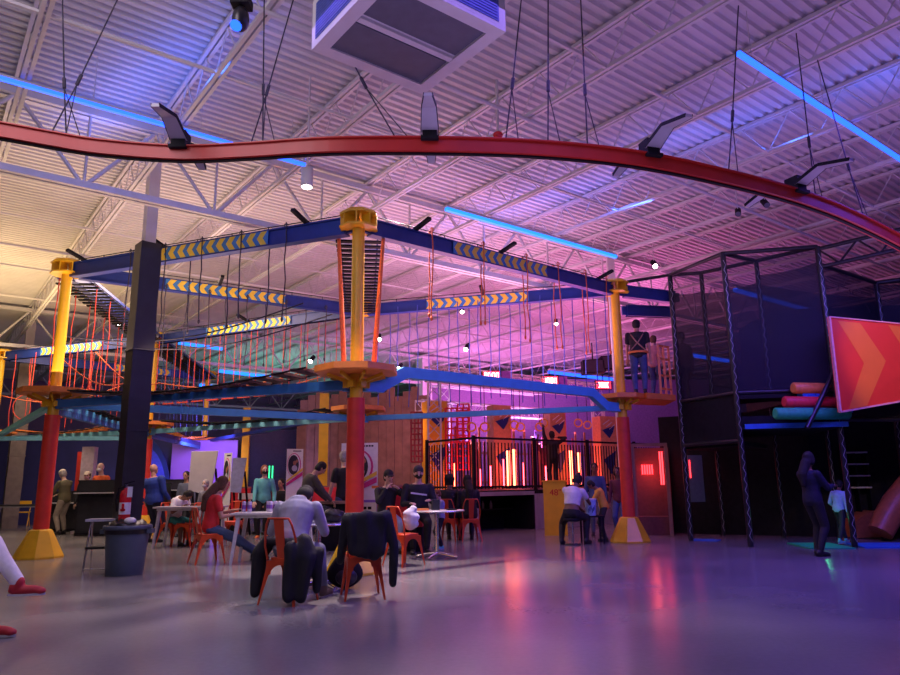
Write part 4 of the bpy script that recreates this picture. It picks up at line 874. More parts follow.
def banner(px0, px1, y0, y1, d, rz, label, style):
    p = D((px0 + px1) / 2, y1, d); zt = D((px0 + px1) / 2, y0, d).z; zb = p.z; w = (px1 - px0) / 690 * d / max(.3, math.cos(rz)); h = zt - zb; t = thing('rollup_banner', label, 'banner', (p.x, p.y, 0), rz)
    MB().box((0, 0, zb + h / 2), (w, .012, h)).build('banner_sheet', M['white'], t); MB().box((0, .04, .05), (w * 1.05, .25, .1)).build('base', M['grey'], t); MB().bar((0, .05, .1), (0, .05, zt), .03, .03).build('support_pole', M['grey'], t)
    MB().box((0, -.0, (zb + .1) / 2 + .04), (w * .98, .01, max(.05, zb - .08))).build('lower_sheet', M['purple'] if style == 1 else M['white'], t)
    def disc(cx, cz, rx, rz_, y, m, nm, n=24):
        MB().prism([(cx + rx * math.cos(2 * math.pi * i / n), cz + rz_ * math.sin(2 * math.pi * i / n)) for i in range(n)], (0, y, 0), (1, 0, 0), (0, 0, 1), .003).build(nm, m, t)
    mag = mat('banner_magenta', (.62, .03, .22), .5); cz = zb + h * .58
    disc(-.05 * w, cz, w * .43, h * .31, -.008, mag, 'magenta_ring'); disc(-.07 * w, cz, w * .39, h * .29, -.012, M['white'], 'white_ring'); disc(-.09 * w, cz, w * .33, h * .26, -.016, M['char'], 'dark_oval')
    sk = mat('printed_skin', (.42, .18, .10), .6); disc(-.02 * w, cz + h * .05, w * .10, h * .06, -.020, sk, 'printed_head'); disc(.12 * w, cz + h * .10, w * .07, h * .045, -.020, sk, 'printed_head'); disc(-.02 * w, cz - h * .09, w * .17, h * .08, -.019, M['grey'], 'printed_shirt')
    g = MB(); y = -.009
    g.prism([(-w * .5, zb + h * .02), (-w * .5, zb + h * .10), (w * .48, zb + h * .40), (w * .48, zb + h * .30)], (0, y - .009, 0), (1, 0, 0), (0, 0, 1), .003); g.build('magenta_band', mag, t)
    g = MB(); g.prism([(-w * .5, zb + h * .12), (-w * .5, zb + h * .17), (w * .48, zb + h * .50), (w * .48, zb + h * .43)], (0, y - .009, 0), (1, 0, 0), (0, 0, 1), .003); g.build('yellow_band', M['chev'], t)
    k = MB()
    for i in range(7): k.box((-w * .1 + i * w * .075, -.009, zt - h * .055), (w * .055, .004, h * .028))
    if style == 1:
        for r in range(2):
            for i in range(6): k.box((-w * .36 + i * w * .13, -.008, zb - .16 - r * .09), (w * .10, .004, .055))
    k.build('dark_print', M['blk'], t)
    if style == 1: MB().box((0, -.007, (zb - .2)), (w * .95, .004, .3)).build('white_text_panel', M['white'], t)
    return t
banner(341, 377, 443, 500, 14.6, R(-6), 'large roll-up banner with dark oval portrait behind the central red padding', 1)
banner(287, 301, 449, 487, 17.5, R(30), 'small roll-up banner with oval portrait beside the brown square post', 2)
banner(221, 231, 453, 500, 16.6, R(-40), 'narrow angled roll-up banner beside the cream leaning board', 2)
# ------------------------------------------------------------------ furniture
def chair_parts(t):
    SH = .46
    s = MB(); n = 20; rim = []
    for i in range(n):
        an = 2 * math.pi * i / n; c, q = math.cos(an), math.sin(an); k = (abs(c) ** 4 + abs(q) ** 4) ** -.25
        w = .175 + .012 * q; rim.append((c * k * w, q * k * .175))
    s.add([V((x, y, SH)) for x, y in rim] + [V((x * 1.03, y * 1.03, SH - .012)) for x, y in rim] + [V((x * 1.02, y * 1.02, SH - .045)) for x, y in rim] + [V((0, 0, SH - .008))],
          [(i, (i + 1) % n, 3 * n) for i in range(n)] + [(n + i, n + (i + 1) % n, (i + 1) % n, i) for i in range(n)] + [(2 * n + i, 2 * n + (i + 1) % n, n + (i + 1) % n, n + i) for i in range(n)], True)
    s.build('seat', M['chair'], t)
    for sx in (-1, 1):
        for sy in (-1, 1):
            l = MB(); a = V((sx * .155, sy * .15, SH - .03)); b = V((sx * .215, sy * (.22 if sy > 0 else .25), 0)); vs = []
            for f, w in ((0, .052), (.25, .040), (.6, .026), (1, .016)):
                c = a.lerp(b, f); vs += [c + V((sx * w * .3, sy * w * .3, 0)), c + V((-sx * w, sy * w * .3, 0)), c + V((-sx * w, sy * w * .1, 0)), c + V((-sx * .0, -sy * .0, 0)), c + V((sx * w * .1, -sy * w, 0)), c + V((sx * w * .3, -sy * w, 0))]
            l.add(vs, [(i * 6 + j, i * 6 + (j + 1) % 6, i * 6 + 6 + (j + 1) % 6, i * 6 + 6 + j) for i in range(3) for j in range(6)] + [(18, 19, 20, 21, 22, 23)])
            l.build('leg', M['chair'], t)
    ap = MB()   # arched aprons between the legs
    for rz in range(4):
        m = Matrix.Rotation(rz * math.pi / 2, 3, 'Z'); pts = [(-.17, SH - .03), (.17, SH - .03), (.18, SH - .17)] + [(.125 * math.cos(math.pi * i / 8), SH - .17 + .10 * math.sin(math.pi * i / 8)) for i in range(9)] + [(-.18, SH - .17)]
        ap.prism(pts, m @ V((0, -.176, 0)), m @ V((1, 0, 0)), (0, 0, 1), .006)
    ap.build('apron', M['chair'], t)
    h = MB(); pts = []
    for i in range(15):
        f = i / 14; an = math.pi * f; x = .185 * math.cos(an); z = SH + .40 * min(1, math.sin(an) * 1.35) if 0 < f < 1 else SH - .02
        y = -.165 - .085 * max(0, (z - SH) / .40); pts.append((x * (1.06 if 0 < f < 1 else .92), y, z))
    h.tube(pts, .012, 8); h.build('back_hoop', M['chair'], t)
    b = MB(); b.hexa([V(v) for v in ((-.045, -.168, SH - .01), (.045, -.168, SH - .01), (.045, -.174, SH - .01), (-.045, -.174, SH - .01), (-.060, -.245, SH + .395), (.060, -.245, SH + .395), (.060, -.252, SH + .395), (-.060, -.252, SH + .395))]); b.build('back_splat', M['chair'], t)
_first = [None]
def chair(x, y, head, label, s=1.0, group='orange red metal cafe chairs'):
    if _first[0] is None:
        t = thing('cafe_chair', label, 'chair', (x, y, 0), R(-head), group, s); chair_parts(t); _first[0] = t
    else: t = copy_tree(_first[0], V((x, y, 0)), R(-head), label, group); t.scale = (s, s, s)
    return t
CH_A = (-1.72, 7.72); CH_B = (-.99, 8.0)
chair(*CH_A, 20, 'orange-red metal chair holding the person in the grey hoodie'); chair(*CH_B, -14, 'orange-red metal chair with a black jacket over its back, beside the grey hoodie')
gC = G(404, 566); chair(gC.x, gC.y + .1, 42, 'empty orange-red metal chair at the chrome pedestal table')
gD = G(207, 563); chair(gD.x, gD.y, 54, 'orange-red metal chair under the long-haired person in red')
gE = G(186, 546); chair(gE.x, gE.y, -75, 'orange metal chair drawn up before the boy in white')
gF = G(449, 541); chair(gF.x, gF.y + .1, -150, 'orange metal chair behind the toddler, nearer the pedestal table'); gG = G(470, 541); chair(gG.x, gG.y, 200, 'orange metal chair at the edge of the corrugated stage side')
gH = G(158, 547); chair(gH.x, gH.y + .35, 75, 'orange metal chair under the boy in white')
gI = G(232, 543); chair(gI.x, gI.y, 180, 'orange metal chair at the far side of the can-covered table'); gJ = G(327, 548); chair(gJ.x - .3, gJ.y, 150, 'orange metal chair beside the person in the brown jacket')
# tables
def table_round(x, y, r, label, h=.75, base='disc', rz=0):
    t = thing('pedestal_table', label, 'table', (x, y, 0), rz)
    MB().lathe([(r - .01, h - .025), (r, h - .02), (r, h - .004), (r - .006, h)], n=36).build('tabletop', M['tabletop'], t)
    MB().lathe([(r + .001, h - .024), (r + .006, h - .02), (r + .006, h - .006), (r + .001, h - .003)], n=36, cap=False).build('edge_band', M['chrome'], t)
    MB().cyl((0, 0, .04), (0, 0, h - .025), .036, 14).build('column', M['chrome'], t)
    for i in range(4):
        a = math.pi / 4 + i * math.pi / 2; d = V((math.cos(a), math.sin(a), 0)); MB().tube([V((0, 0, .07)), d * .16 + V((0, 0, .055)), d * .36 + V((0, 0, .02))], [.035, .03, .02], 8).build('foot', M['chrome'], t)
    return t
T1 = V((-1.62, 8.72, 0)); table_round(T1.x, T1.y, .40, 'small round chrome-legged table between hoodie chair and jacket chair')
g = G(437, 558); T2 = V((g.x, g.y, 0)); table_round(T2.x, T2.y, .46, 'round chrome pedestal table before the capped couple', .76, rz=.4)
def table_rect(x, y, w, d, rz, label, h=.75, m=None):
    t = thing('rectangular_table', label, 'table', (x, y, 0), rz)
    MB().box((0, 0, h - .015), (w, d, .03)).build('tabletop', m or M['tabletop'], t); a = MB()
    for s in (-1, 1): a.box((s * (w / 2 - .08), 0, h - .055), (.04, d * .8, .05)); a.box((0, s * (d / 2 - .08), h - .055), (w * .85, .04, .05))
    a.build('apron', M['grey'], t)
    for sx in (-1, 1):
        for sy in (-1, 1): MB().hexa([V((sx * (w / 2 - .03) + dx * .018, sy * (d / 2 - .06) + dy * .018, 0)) for dx, dy in ((-1, -1), (1, -1), (1, 1), (-1, 1))] + [V((sx * (w / 2 - .12) + dx * .03, sy * (d / 2 - .08) + dy * .03, h - .05)) for dx, dy in ((-1, -1), (1, -1), (1, 1), (-1, 1))]).build('leg', M['grey'], t)
    return t
g = G(236, 566); T4 = V((g.x + .45, g.y + .45, 0)); table_rect(T4.x, T4.y, 1.25, .72, R(4), 'pale rectangular table with cans between red shirt and grey hoodie', .78)
g = G(153, 548); T3 = V((g.x + .65, g.y + .2, 0)); table_rect(T3.x, T3.y, 1.35, .6, R(-3), 'long pale table in front of the boy in white', .80)
g = G(20, 519); table_rect(D(20, 500, 21).x, 21, 1.6, .7, R(4), 'low dark table beyond the tall red pole', .74, M['char'])
def stool_legs(x, y, rz, label):
    t = thing('folding_chair', label, 'chair', (x, y, 0), rz); m = M['mato']
    for sx in (-1, 1):
        MB().cyl((sx * .2, -.18, 0), (sx * .2, .16, .8), .014, 6).build('back_leg', M['yellow'], t); MB().cyl((sx * .2, .2, 0), (sx * .2, -.15, .44), .014, 6).build('front_leg', M['yellow'], t)
    MB().box((0, 0, .44), (.42, .38, .03)).build('seat', M['yellow'], t); MB().box((0, .15, .7), (.42, .03, .2)).build('backrest', M['yellow'], t)
g = G(21, 526); stool_legs(g.x, g.y, R(20), 'yellow-legged folding chair between taupe column and tall red pole')
# registration desks
def desk(px0, px1, ybase, ytop, label, dep=.5, ledge=True, rz=0, monitor=False, hs=None):
    a, b = G(px0, ybase), G(px1, ybase); w = (b - a).length; c = (a + b) / 2; h = hs or D((px0 + px1) / 2, ytop, c.y).z; t = thing('registration_desk', label, 'desk', (c.x, c.y + dep / 2, 0), rz)
    MB().box((0, 0, h / 2), (w, dep, h)).build('carcass', M['blkgl'], t); MB().box((0, 0, h + .012), (w * 1.04, dep * 1.05, .025)).build('top', M['char'], t); MB().box((0, 0, .04), (w * 1.02, dep * 1.02, .08)).build('plinth', M['blk'], t)
    if ledge: MB().box((0, -dep / 2 - .12, h - .30), (w * .96, .26, .03)).build('ledge', M['grey'], t); MB().box((0, -dep / 2 - .004, h - .13), (w * .92, .012, .24)).build('front_panel', M['char'], t); MB().box((0, -dep / 2 - .004, h * .4), (w * .92, .012, h * .62)).build('lower_panel', M['char'], t)
    return t, h
desk(46, 74, 532, 492, 'black registration desk next to the tall red pole', .5); desk(76, 113, 536, 481, 'tall black registration desk with grey ledge below the pale post', .5)
desk(137, 160, 531, 484, 'black registration desk with papers behind the charcoal column', .5); dk, dh = desk(163, 199, 527, 480, 'dark desk in front of the purple partition', .5)
p = D(64, 480, 18.6); t = thing('desk_monitor', 'black monitor on the registration desk beside the red pole', 'monitor', (p.x, p.y, 0)); MB().box((0, 0, 1.28), (.42, .03, .28)).build('screen', M['blkgl'], t); MB().box((0, .02, 1.10), (.05, .04, .12)).build('neck', M['blk'], t); MB().box((0, .0, 1.045), (.22, .16, .012)).build('foot', M['blk'], t)
dz = D(60, 492, G(60, 532).y).z; t.location = (t.location.x, G(60, 532).y + .25, dz + .026 - 1.039)
p = D(149, 486, 17.4)
# booth seats and their tables behind the pedestal table
def booth(px0, px1, d, label, rz=0, m=None):
    a, b = D(px0, 500, d), D(px1, 500, d); w = b.x - a.x; m = m or M['matr']; t = thing('booth_bench', label, 'booth', ((a.x + b.x) / 2, d, 0), rz)
    MB().box((0, 0, .22), (w, .55, .44)).build('plinth', M['blk'], t); MB().box((0, -.02, .49), (w, .55, .11)).build('seat_cushion', m, t); MB().box((0, .24, .82), (w, .13, .62)).build('back_cushion', m, t); MB().box((0, .31, .62), (w * 1.02, .03, 1.1)).build('back_panel', M['wood'], t)
booth(376, 424, 13.25, 'red padded booth bench behind the capped couple', R(-4)); booth(224, 248, 19.0, 'red padded booth bench behind the can-covered table', R(5)); booth(300, 336, 18.0, 'red padded booth bench behind the person in brown', R(3))
a, b = D(378, 487, 13.95), D(424, 487, 13.95); t = thing('counter_table', 'narrow orange-topped counter behind the red booth bench', 'counter', ((a.x + b.x) / 2, 13.95, 0)); MB().box((0, 0, a.z), (b.x - a.x + .2, .4, .05)).build('top', M['orange'], t); MB().box((0, 0, a.z / 2 - .02), (b.x - a.x, .25, a.z - .05)).build('base', M['wood'], t)
p = D(235, 497, 18.2); b = MB(); b.box((p.x, 19.165, p.z), (.42, .012, .16)); o = single(b, 'booth_sign', M['white'], 'small white sign on the front of the red booth', 'sign')
# items on the can-covered table: cans and napkin box
tz = .782
for i, (dx, dy) in enumerate(((-.50, .0), (-.44, .10), (-.40, -.02), (-.12, .06), (-.06, -.04), (-.02, .09), (.05, .02), (.09, -.06))):
    grp = 'cans at the red-shirt end of the pale table' if i < 3 else 'cans beside the black napkin box'
    lab = 'tall pale purple can at the red-shirt end of the pale table' if i < 3 else 'tall pale purple can beside the black napkin box'
    t = thing('drink_can', lab, 'can', T4 + V((dx, dy, tz)), 0, grp)
    MB().lathe([(.024, 0), (.033, .012), (.033, .15), (.026, .165)], n=14).build('can_body', mat('can_lilac', (.55, .50, .72), .3, .3), t); MB().lathe([(.026, .165), (.027, .17), (.022, .168)], n=14).build('can_lid', M['chrome'], t); MB().lathe([(.0335, .05), (.0335, .11)], n=14, cap=False).build('printed_band', mat('can_violet', (.20, .08, .45), .35), t)
t = thing('napkin_box', 'black napkin box with white front label beside the cans', 'dispenser', T4 + V((.32, -.03, tz)), R(4)); MB().box((0, 0, .085), (.26, .18, .17)).build('case', M['blkgl'], t); MB().box((.02, -.093, .075), (.20, .008, .11)).build('white_label', M['white'], t); MB().prism([(.015 * math.cos(i), .02 * math.sin(i)) for i in [k * math.pi / 4 for k in range(8)]], (.03, -.0975, .08), (1, 0, 0), (0, 0, 1), .003).build('dark_mark', M['blk'], t); MB().ell((-.02, 0, .18), (.10, .06, .025)).build('napkin', M['white'], t)
# clutter on the small round table
z = .752
for i, (dx, dy, sx, sy, sz, m, nm, lab) in enumerate(((-.02, .08, .20, .13, .10, 'blk', 'jacket_bundle', 'crumpled black jacket bundle on the small round table'), (.20, -.12, .13, .10, .08, 'blkgl', 'shoulder_bag', 'black glossy bag on the small round table beside the hoodie'), (-.08, .26, .14, .09, .03, 'white', 'paper_tray', 'white paper tray behind the black bundle on the round table'))):
    b = MB(); c = T1 + V((dx, dy, z + sz * .9)); rnd = random.Random(i)
    b.ell(c, (sx, sy, sz), None, 16, 10)
    for v in b.v: v += V((rnd.uniform(-.02, .02), rnd.uniform(-.02, .02), rnd.uniform(-.012, .02))); v.z = max(v.z, z + .002)
    single(b, nm, M[m], lab, {'jacket_bundle': 'jacket', 'shoulder_bag': 'bag', 'paper_tray': 'tray'}[nm])
for dx, dy, m, lab in ((.10, .02, 'white', 'white striped bag strap curled over the black bundle'), (.02, -.16, 'white', 'pale headphone cord on the small round table')):
    b = MB(); c = T1 + V((dx, dy, z + .13 if dx > .05 else z + .012)); b.tube([c + V((.14 * math.cos(k * .7) - .02 * k, .07 * math.sin(k * .9), .012 * math.sin(k))) for k in range(8)], .012, 6); single(b, 'bag_strap' if dx > .05 else 'headphone_cord', M[m], lab, 'strap' if dx > .05 else 'cord')
t = thing('paper_cup', 'small pink paper cup on the round table beside the pole', 'cup', T1 + V((.27, .17, z)), 0); MB().lathe([(.028, 0), (.036, .09)], n=14).build('cup_wall', mat('pink_paper', (.75, .25, .25), .6), t); MB().lathe([(.038, .09), (.037, .1), (.02, .102)], n=14).build('lid', M['white'], t)
# pedestal table items
for dx, dy, w, d, h, m, nm, lab, c in ((-.02, .06, .12, .09, .17, 'char', 'tablet_box', 'dark upright box on the chrome pedestal table', 'box'), (.25, -.02, .16, .10, .02, 'blkgl', 'phone_slab', 'black phone lying on the chrome pedestal table', 'phone'), (-.24, -.05, .20, .14, .03, 'mato', 'food_tray', 'orange food tray on the chrome pedestal table', 'tray')):
    b = MB(); b.box(T2 + V((dx, dy, .761 + h / 2)), (w, d, h), .3); single(b, nm, M[m], lab, c)
# papers on the third desk
p = G(148, 531); hz = D(148, 484, p.y).z
for i, dx in enumerate((-.18, .04, .22)):
    b = MB(); b.box((p.x + dx, p.y + .2, hz + .030 + .008), (.2, .28, .014), .2 * i); single(b, 'paper_sheaf', M['white'], ('white paper sheaf at the column end of the black desk', 'white paper sheaf in the middle of the black desk', 'white paper sheaf beside the person in blue')[i], 'paper')
# trash can at the charcoal column
g = G(124, 577); TC = V((g.x, g.y, 0)) * (1 + .26 / g.y); 
t = thing('trash_can', 'round blue-grey plastic trash can in front of the charcoal column', 'trash can', TC)
MB().lathe([(.235, .0), (.245, .01), (.29, .64), (.29, .66)], n=32).build('body', M['can'], t); MB().lathe([(.29, .615), (.325, .62), (.325, .66), (.315, .675), (.285, .675)], n=32, cap=False).build('rim', M['can'], t); MB().lathe([(.30, .56), (.304, .62)], n=32, cap=False).build('bag_edge', M['blkgl'], t)
for s in (-1, 1): MB().box((s * .33, 0, .59), (.07, .12, .06)).build('handle', M['can'], t)
b = MB(); b.ell((0, 0, .66), (.27, .27, .06), None, 18, 8); rnd = random.Random(4)
for v in b.v: v.z += rnd.uniform(-.03, .05)
b.build('liner_bag', M['blkgl'], t)
b = MB(); b.ell(TC + V((.06, -.08, .735)), (.09, .07, .05), None, 10, 6); single(b, 'crumpled_wrapper', M['white'], 'crumpled pale wrapper on top of the full trash can', 'litter')
# move the padded post to stand right behind the can
cy = TC.y + .58; COLUMN.location = (D(127, 515, cy).x, cy, 0)
# fire extinguisher on the column face
c0 = V((COLUMN.location.x + .02, COLUMN.location.y, 0)); fd = V((.12, -1, 0)).normalized(); e0 = c0 + fd * .275 + V((.03, 0, .71))
t = thing('fire_extinguisher', 'red fire extinguisher with white label strapped to the charcoal column', 'fire extinguisher', e0, R(6))
MB().lathe([(.03, 0), (.075, .01), (.08, .03), (.08, .38), (.065, .43), (.03, .455), (.028, .48)], n=22).build('cylinder', M['extred'], t)
MB().lathe([(.081, .10), (.081, .27)], n=22, cap=False).build('label_band', M['white'], t); a = MB(); a.box((0, -.083, .20), (.035, .01, .11)).box((0, -.083, .165), (.07, .01, .03)); a.build('printed_mark', M['extred'], t)
MB().cyl((0, 0, .47), (0, 0, .53), .028, 12).build('valve', M['chrome'], t); MB().bar((-.03, 0, .535), (.12, 0, .575), .03, .012).bar((-.03, 0, .52), (.11, 0, .515), .03, .012).build('handle', M['blk'], t)
MB().tube([(-.02, 0, .50), (-.10, -.02, .47), (-.12, -.02, .30), (-.10, -.03, .14)], .014, 8).build('hose', M['blk'], t); MB().box((.075, -.06, .42), (.07, .006, .15), .3).build('inspection_tag', M['white'], t)
MB().box((0, .09, .2), (.1, .04, .5)).build('wall_bracket', M['chrome'], t)
# chrome two-tier stand
g = G(88, 573); t = thing('folding_stand', 'chrome folding step stand beside the trash can', 'stand', (g.x + .06, g.y + .22, 0), R(12))
for sx in (-1, 1):
    MB().cyl((sx * .18, -.20, 0), (sx * .16, -.06, .72), .013, 8).build('leg', M['chrome'], t); MB().cyl((sx * .18, .22, 0), (sx * .16, .0, .72), .013, 8).build('leg', M['chrome'], t)
    MB().cyl((sx * .17, -.14, .32), (sx * .17, .12, .32), .01, 6).build('side_bar', M['chrome'], t)
MB().box((0, -.04, .73), (.42, .28, .035)).build('upper_tread', M['grey'], t); MB().box((0, -.12, .34), (.36, .16, .03)).build('lower_tread', M['blk'], t); MB().cyl((-.18, -.2, .05), (.18, -.2, .05), .01, 6).build('foot_bar', M['chrome'], t)
# high stool under the white-topped woman
g = G(573, 545); STX = V((g.x, g.y, 0)); t = thing('low_stool', 'dark low stool with flat black base under the woman in white crop top', 'stool', STX, R(10)); MB().lathe([(.16, .0), (.16, .025), (.03, .035)], n=20).build('base_plate', M['blkgl'], t); MB().cyl((0, 0, .03), (0, 0, .44), .025, 10).build('post', M['chrome'], t); MB().lathe([(.13, .44), (.16, .45), (.16, .49), (.13, .505)], n=20).build('seat', M['blk'], t)
t = thing('activity_bucket', 'pale blue lidded tub between the woman in white and the child in mustard', 'tub', STX + V((.44, .34, .53))); MB().lathe([(.10, 0), (.12, .3)], n=18).build('tub', mat('ice_blue_plastic', (.35, .52, .80), .3), t); MB().lathe([(.125, .30), (.125, .33)], n=18).build('lid', M['white'], t)
k = MB()
for i in range(6): k.box((-.06 + .024 * i, -.118, .1 + .03 * (i % 3)), (.012, .008, .08))
k.build('printed_pattern', M['navy'], t)
t = thing('small_side_table', 'small dark side table holding the pale blue tub', 'table', STX + V((.46, .38, 0))); MB().box((0, 0, .515), (.44, .40, .03)).build('tabletop', M['blk'], t)
for sx in (-1, 1):
    for sy in (-1, 1): MB().box((sx * .19, sy * .17, .25), (.035, .035, .5)).build('leg', M['blk'], t)
t = thing('pedestal_counter', 'dark leaning counter at which the person in the brown jacket works', 'counter', (D(352, 500, 13.2).x - .35, 13.6, 0)); MB().box((0, 0, .87), (.8, .5, .05)).build('top', M['wood'], t); MB().box((0, .05, .42), (.7, .4, .84)).build('cabinet', M['blk'], t)
# backpack under the round table
t = thing('backpack', 'black backpack slumped on the floor under the small round table', 'backpack', (T1.x + .34, T1.y - .06, 0), .3)
b = MB(); b.ell((0, 0, .20), (.2, .14, .20), None, 18, 12)
for v in b.v: v.z = max(.003, v.z); v.x *= 1 + .15 * math.sin(v.z * 14)
b.build('bag_body', M['blk'], t); MB().ell((.0, -.11, .14), (.13, .06, .10), None, 12, 8).build('front_pocket', M['char'], t); MB().tube([(-.08, .08, .34), (-.05, .0, .43), (.05, .0, .43), (.08, .08, .34)], .014, 6).build('carry_loop', M['blk'], t)
# ------------------------------------------------------------------ people
def remesh(mb, name, vox, smooth=2, fac=.5):
    me = mb.mesh(name); o = bpy.data.objects.new('tmp', me); COL.objects.link(o)
    r = o.modifiers.new('r', 'REMESH'); r.mode = 'VOXEL'; r.voxel_size = vox; r.use_smooth_shade = True
    if smooth: sm = o.modifiers.new('s', 'SMOOTH'); sm.factor = fac; sm.iterations = smooth
    dg = bpy.context.evaluated_depsgraph_get(); n = bpy.data.meshes.new_from_object(o.evaluated_get(dg)); bpy.data.objects.remove(o); bpy.data.meshes.remove(me); n.name = name
    n.polygons.foreach_set('use_smooth', [True] * len(n.polygons)); return n
def link(me, name, m, parent):
    me.materials.clear(); me.materials.append(m); o = bpy.data.objects.new(name, me); COL.objects.link(o); o.parent = parent; return o
def ik(a, tgt, l1, l2, hint):
    d = tgt - a; L = max(.05, min(d.length, .995 * (l1 + l2))); u = d.normalized(); x = (l1 * l1 - l2 * l2 + L * L) / (2 * L); y = math.sqrt(max(0, l1 * l1 - x * x)); h = V(hint); h = h - u * h.dot(u); h = h.normalized() if h.length > 1e-4 else u.orthogonal().normalized()
    return a + u * x + h * y, a + u * L
SK = dict(tan=mat('skin_tan', (.50, .27, .18), .55, 0, .05, 20), light=mat('skin_light', (.66, .42, .32), .55, 0, .05, 20), brown=mat('skin_brown', (.22, .10, .06), .5, 0, .08, 20), deep=mat('skin_deep', (.12, .055, .035), .5, 0, .08, 20))
HR = dict(black=mat('hair_black', (.012, .010, .010), .8, 0, .3, 40), brown=mat('hair_brown', (.10, .045, .025), .8, 0, .3, 40), red=mat('hair_auburn', (.22, .07, .03), .8, 0, .3, 40), grey=mat('hair_grey', (.35, .32, .30), .8, 0, .2, 40))
def cloth(n, c, r=.8): return mat('cloth_' + n, c, r, 0, .16, 9, .25)
EYE = mat('eye_dark', (.02, .015, .015), .2); LIP = mat('lip_tone', (.35, .10, .09), .5)
def person(label, loc, head, s=1.0, pelvis=(0, 0, .93), lean=3, side=0, twist=0, hp=0, hy=0, hl=None, hr=None, fl=None, fr=None, skin='tan', hair='black', style='short', top='black', sleeve='long', bottom='dark', shorts=False, shoe='blackshoe', mask=None, crop=False, kn=(0, 1, .3), knl=None, knr=None, el=(0, -1, -.5), vox=.0085, hood=False, hat=None, fat=1.0, boots=False, sit=False):
    t = thing('person', label, 'person', loc, R(-head), scale=s)
    Pv = V(pelvis); rt = V((1, 0, 0)); tw = Matrix.Rotation(R(-twist), 3, 'Z')
    def frame(dist):
        f = max(0, min(1, dist / .5)); an = R(lean) * (.45 + .75 * f); sa = R(side) * f; m = Matrix.Rotation(R(-twist) * f, 3, 'Z') @ Matrix.Rotation(sa, 3, 'Y') @ Matrix.Rotation(-an, 3, 'X')
        return m
    def sp(dist):
        p = Pv.copy(); n = 10
        if dist <= 0: return Pv + frame(0) @ V((0, 0, dist))
        for i in range(n): p += frame(dist * (i + .5) / n) @ V((0, 0, dist / n))
        return p
    def rings(lst, inf=0):
        m = MB(); n = 16; vs = []
        for dd, rx, ry in lst:
            c = sp(dd); fm = frame(dd); oy = -.012 if dd > .3 else .0
            vs += [c + fm @ V(((rx * fat + inf) * math.cos(2 * math.pi * j / n), oy + (ry * fat + inf) * math.sin(2 * math.pi * j / n), 0)) for j in range(n)]
        k = len(lst); m.add(vs, [(i * n + j, i * n + (j + 1) % n, (i + 1) * n + (j + 1) % n, (i + 1) * n + j) for i in range(k - 1) for j in range(n)] + [tuple(range(n - 1, -1, -1)), tuple(range((k - 1) * n, k * n))]); return m
    TOR = [(-.10, .10, .075), (-.03, .160, .112), (.06, .158, .112), (.15, .140, .100), (.25, .145, .105), (.36, .165, .115), (.43, .165, .105), (.475, .135, .085), (.51, .07, .065)]
    b = rings(TOR)
    nb = sp(.49); hm = frame(.5) @ Matrix.Rotation(R(-hy), 3, 'Z') @ Matrix.Rotation(R(-hp), 3, 'X')
    hc = nb + frame(.5) @ V((0, .015, .075)) + hm @ V((0, .02, .125))
    b.cone(nb - frame(.5) @ V((0, 0, .03)), hc + hm @ V((0, -.02, -.07)), .062, .052, 12)
    b.ell(hc + hm @ V((0, -.004, .018)), (.076, .094, .100), hm, 18, 14); b.ell(hc + hm @ V((0, .026, -.055)), (.056, .062, .062), hm, 14, 10)   # cranium and jaw
    b.cone(hc + hm @ V((0, .088, .012)), hc + hm @ V((0, .106, -.020)), .010, .015, 8)                    # nose
    for x in (-1, 1): b.ell(hc + hm @ V((x * .078, -.004, -.006)), (.010, .020, .032), hm, 8, 6)           # ears
    sh = [sp(.435) + frame(.435) @ V((x * .178 * fat, -.008, 0)) for x in (-1, 1)]
    hips = [Pv + frame(0) @ V((x * .088, 0, -.03)) for x in (-1, 1)]
    std = not sit
    FT = [V(fl) if fl else (V((-.10, .0, 0)) if std else V((-.11, .40, 0))), V(fr) if fr else (V((.10, .02, 0)) if std else V((.12, .38, 0)))]
    HT = [V(hl) if hl else (V((-.27, .06, .80)) if std else V((-.12, .34, Pv.z + .12))), V(hr) if hr else (V((.27, .06, .80)) if std else V((.12, .34, Pv.z + .12)))]
    # arms
    armp = []
    for i, x in enumerate((-1, 1)):
        e, w = ik(sh[i], HT[i], .29, .25, (x * .6 + el[0], el[1], el[2])); armp.append((sh[i], e, w))
        b.cone(sh[i], e, .050 * fat, .038, 10); b.cone(e, w, .038, .026, 10)
        d = (w - e).normalized(); lat = d.cross(V((0, 0, 1))); lat = lat.normalized() if lat.length > .2 else V((x, 0, 0)); up = lat.cross(d).normalized()
        fm = Matrix((lat, d, up)).transposed(); b.ell(w + d * .045, (.038, .055, .017), fm, 12, 8)
        for k, (o, L) in enumerate(((-.030, .062), (-.010, .074), (.010, .078), (.030, .068))):
            f0 = w + d * .085 + lat * o; f1 = f0 + d * L * .5 - up * .008; f2 = f1 + d * L * .42 - up * .026; b.cone(w + d * .05 + lat * o * .9, f0, .011, .0105, 8); b.cone(f0, f1, .0105, .0095, 8); b.cone(f1, f2, .0095, .0085, 8)
        th0 = w + d * .02 - lat * x * .030; th1 = th0 + d * .035 - lat * x * .025 - up * .006; th2 = th1 + d * .035 - lat * x * .006 - up * .010; b.cone(th0, th1, .014, .0115, 8); b.cone(th1, th2, .0115, .009, 8)
    legp = []
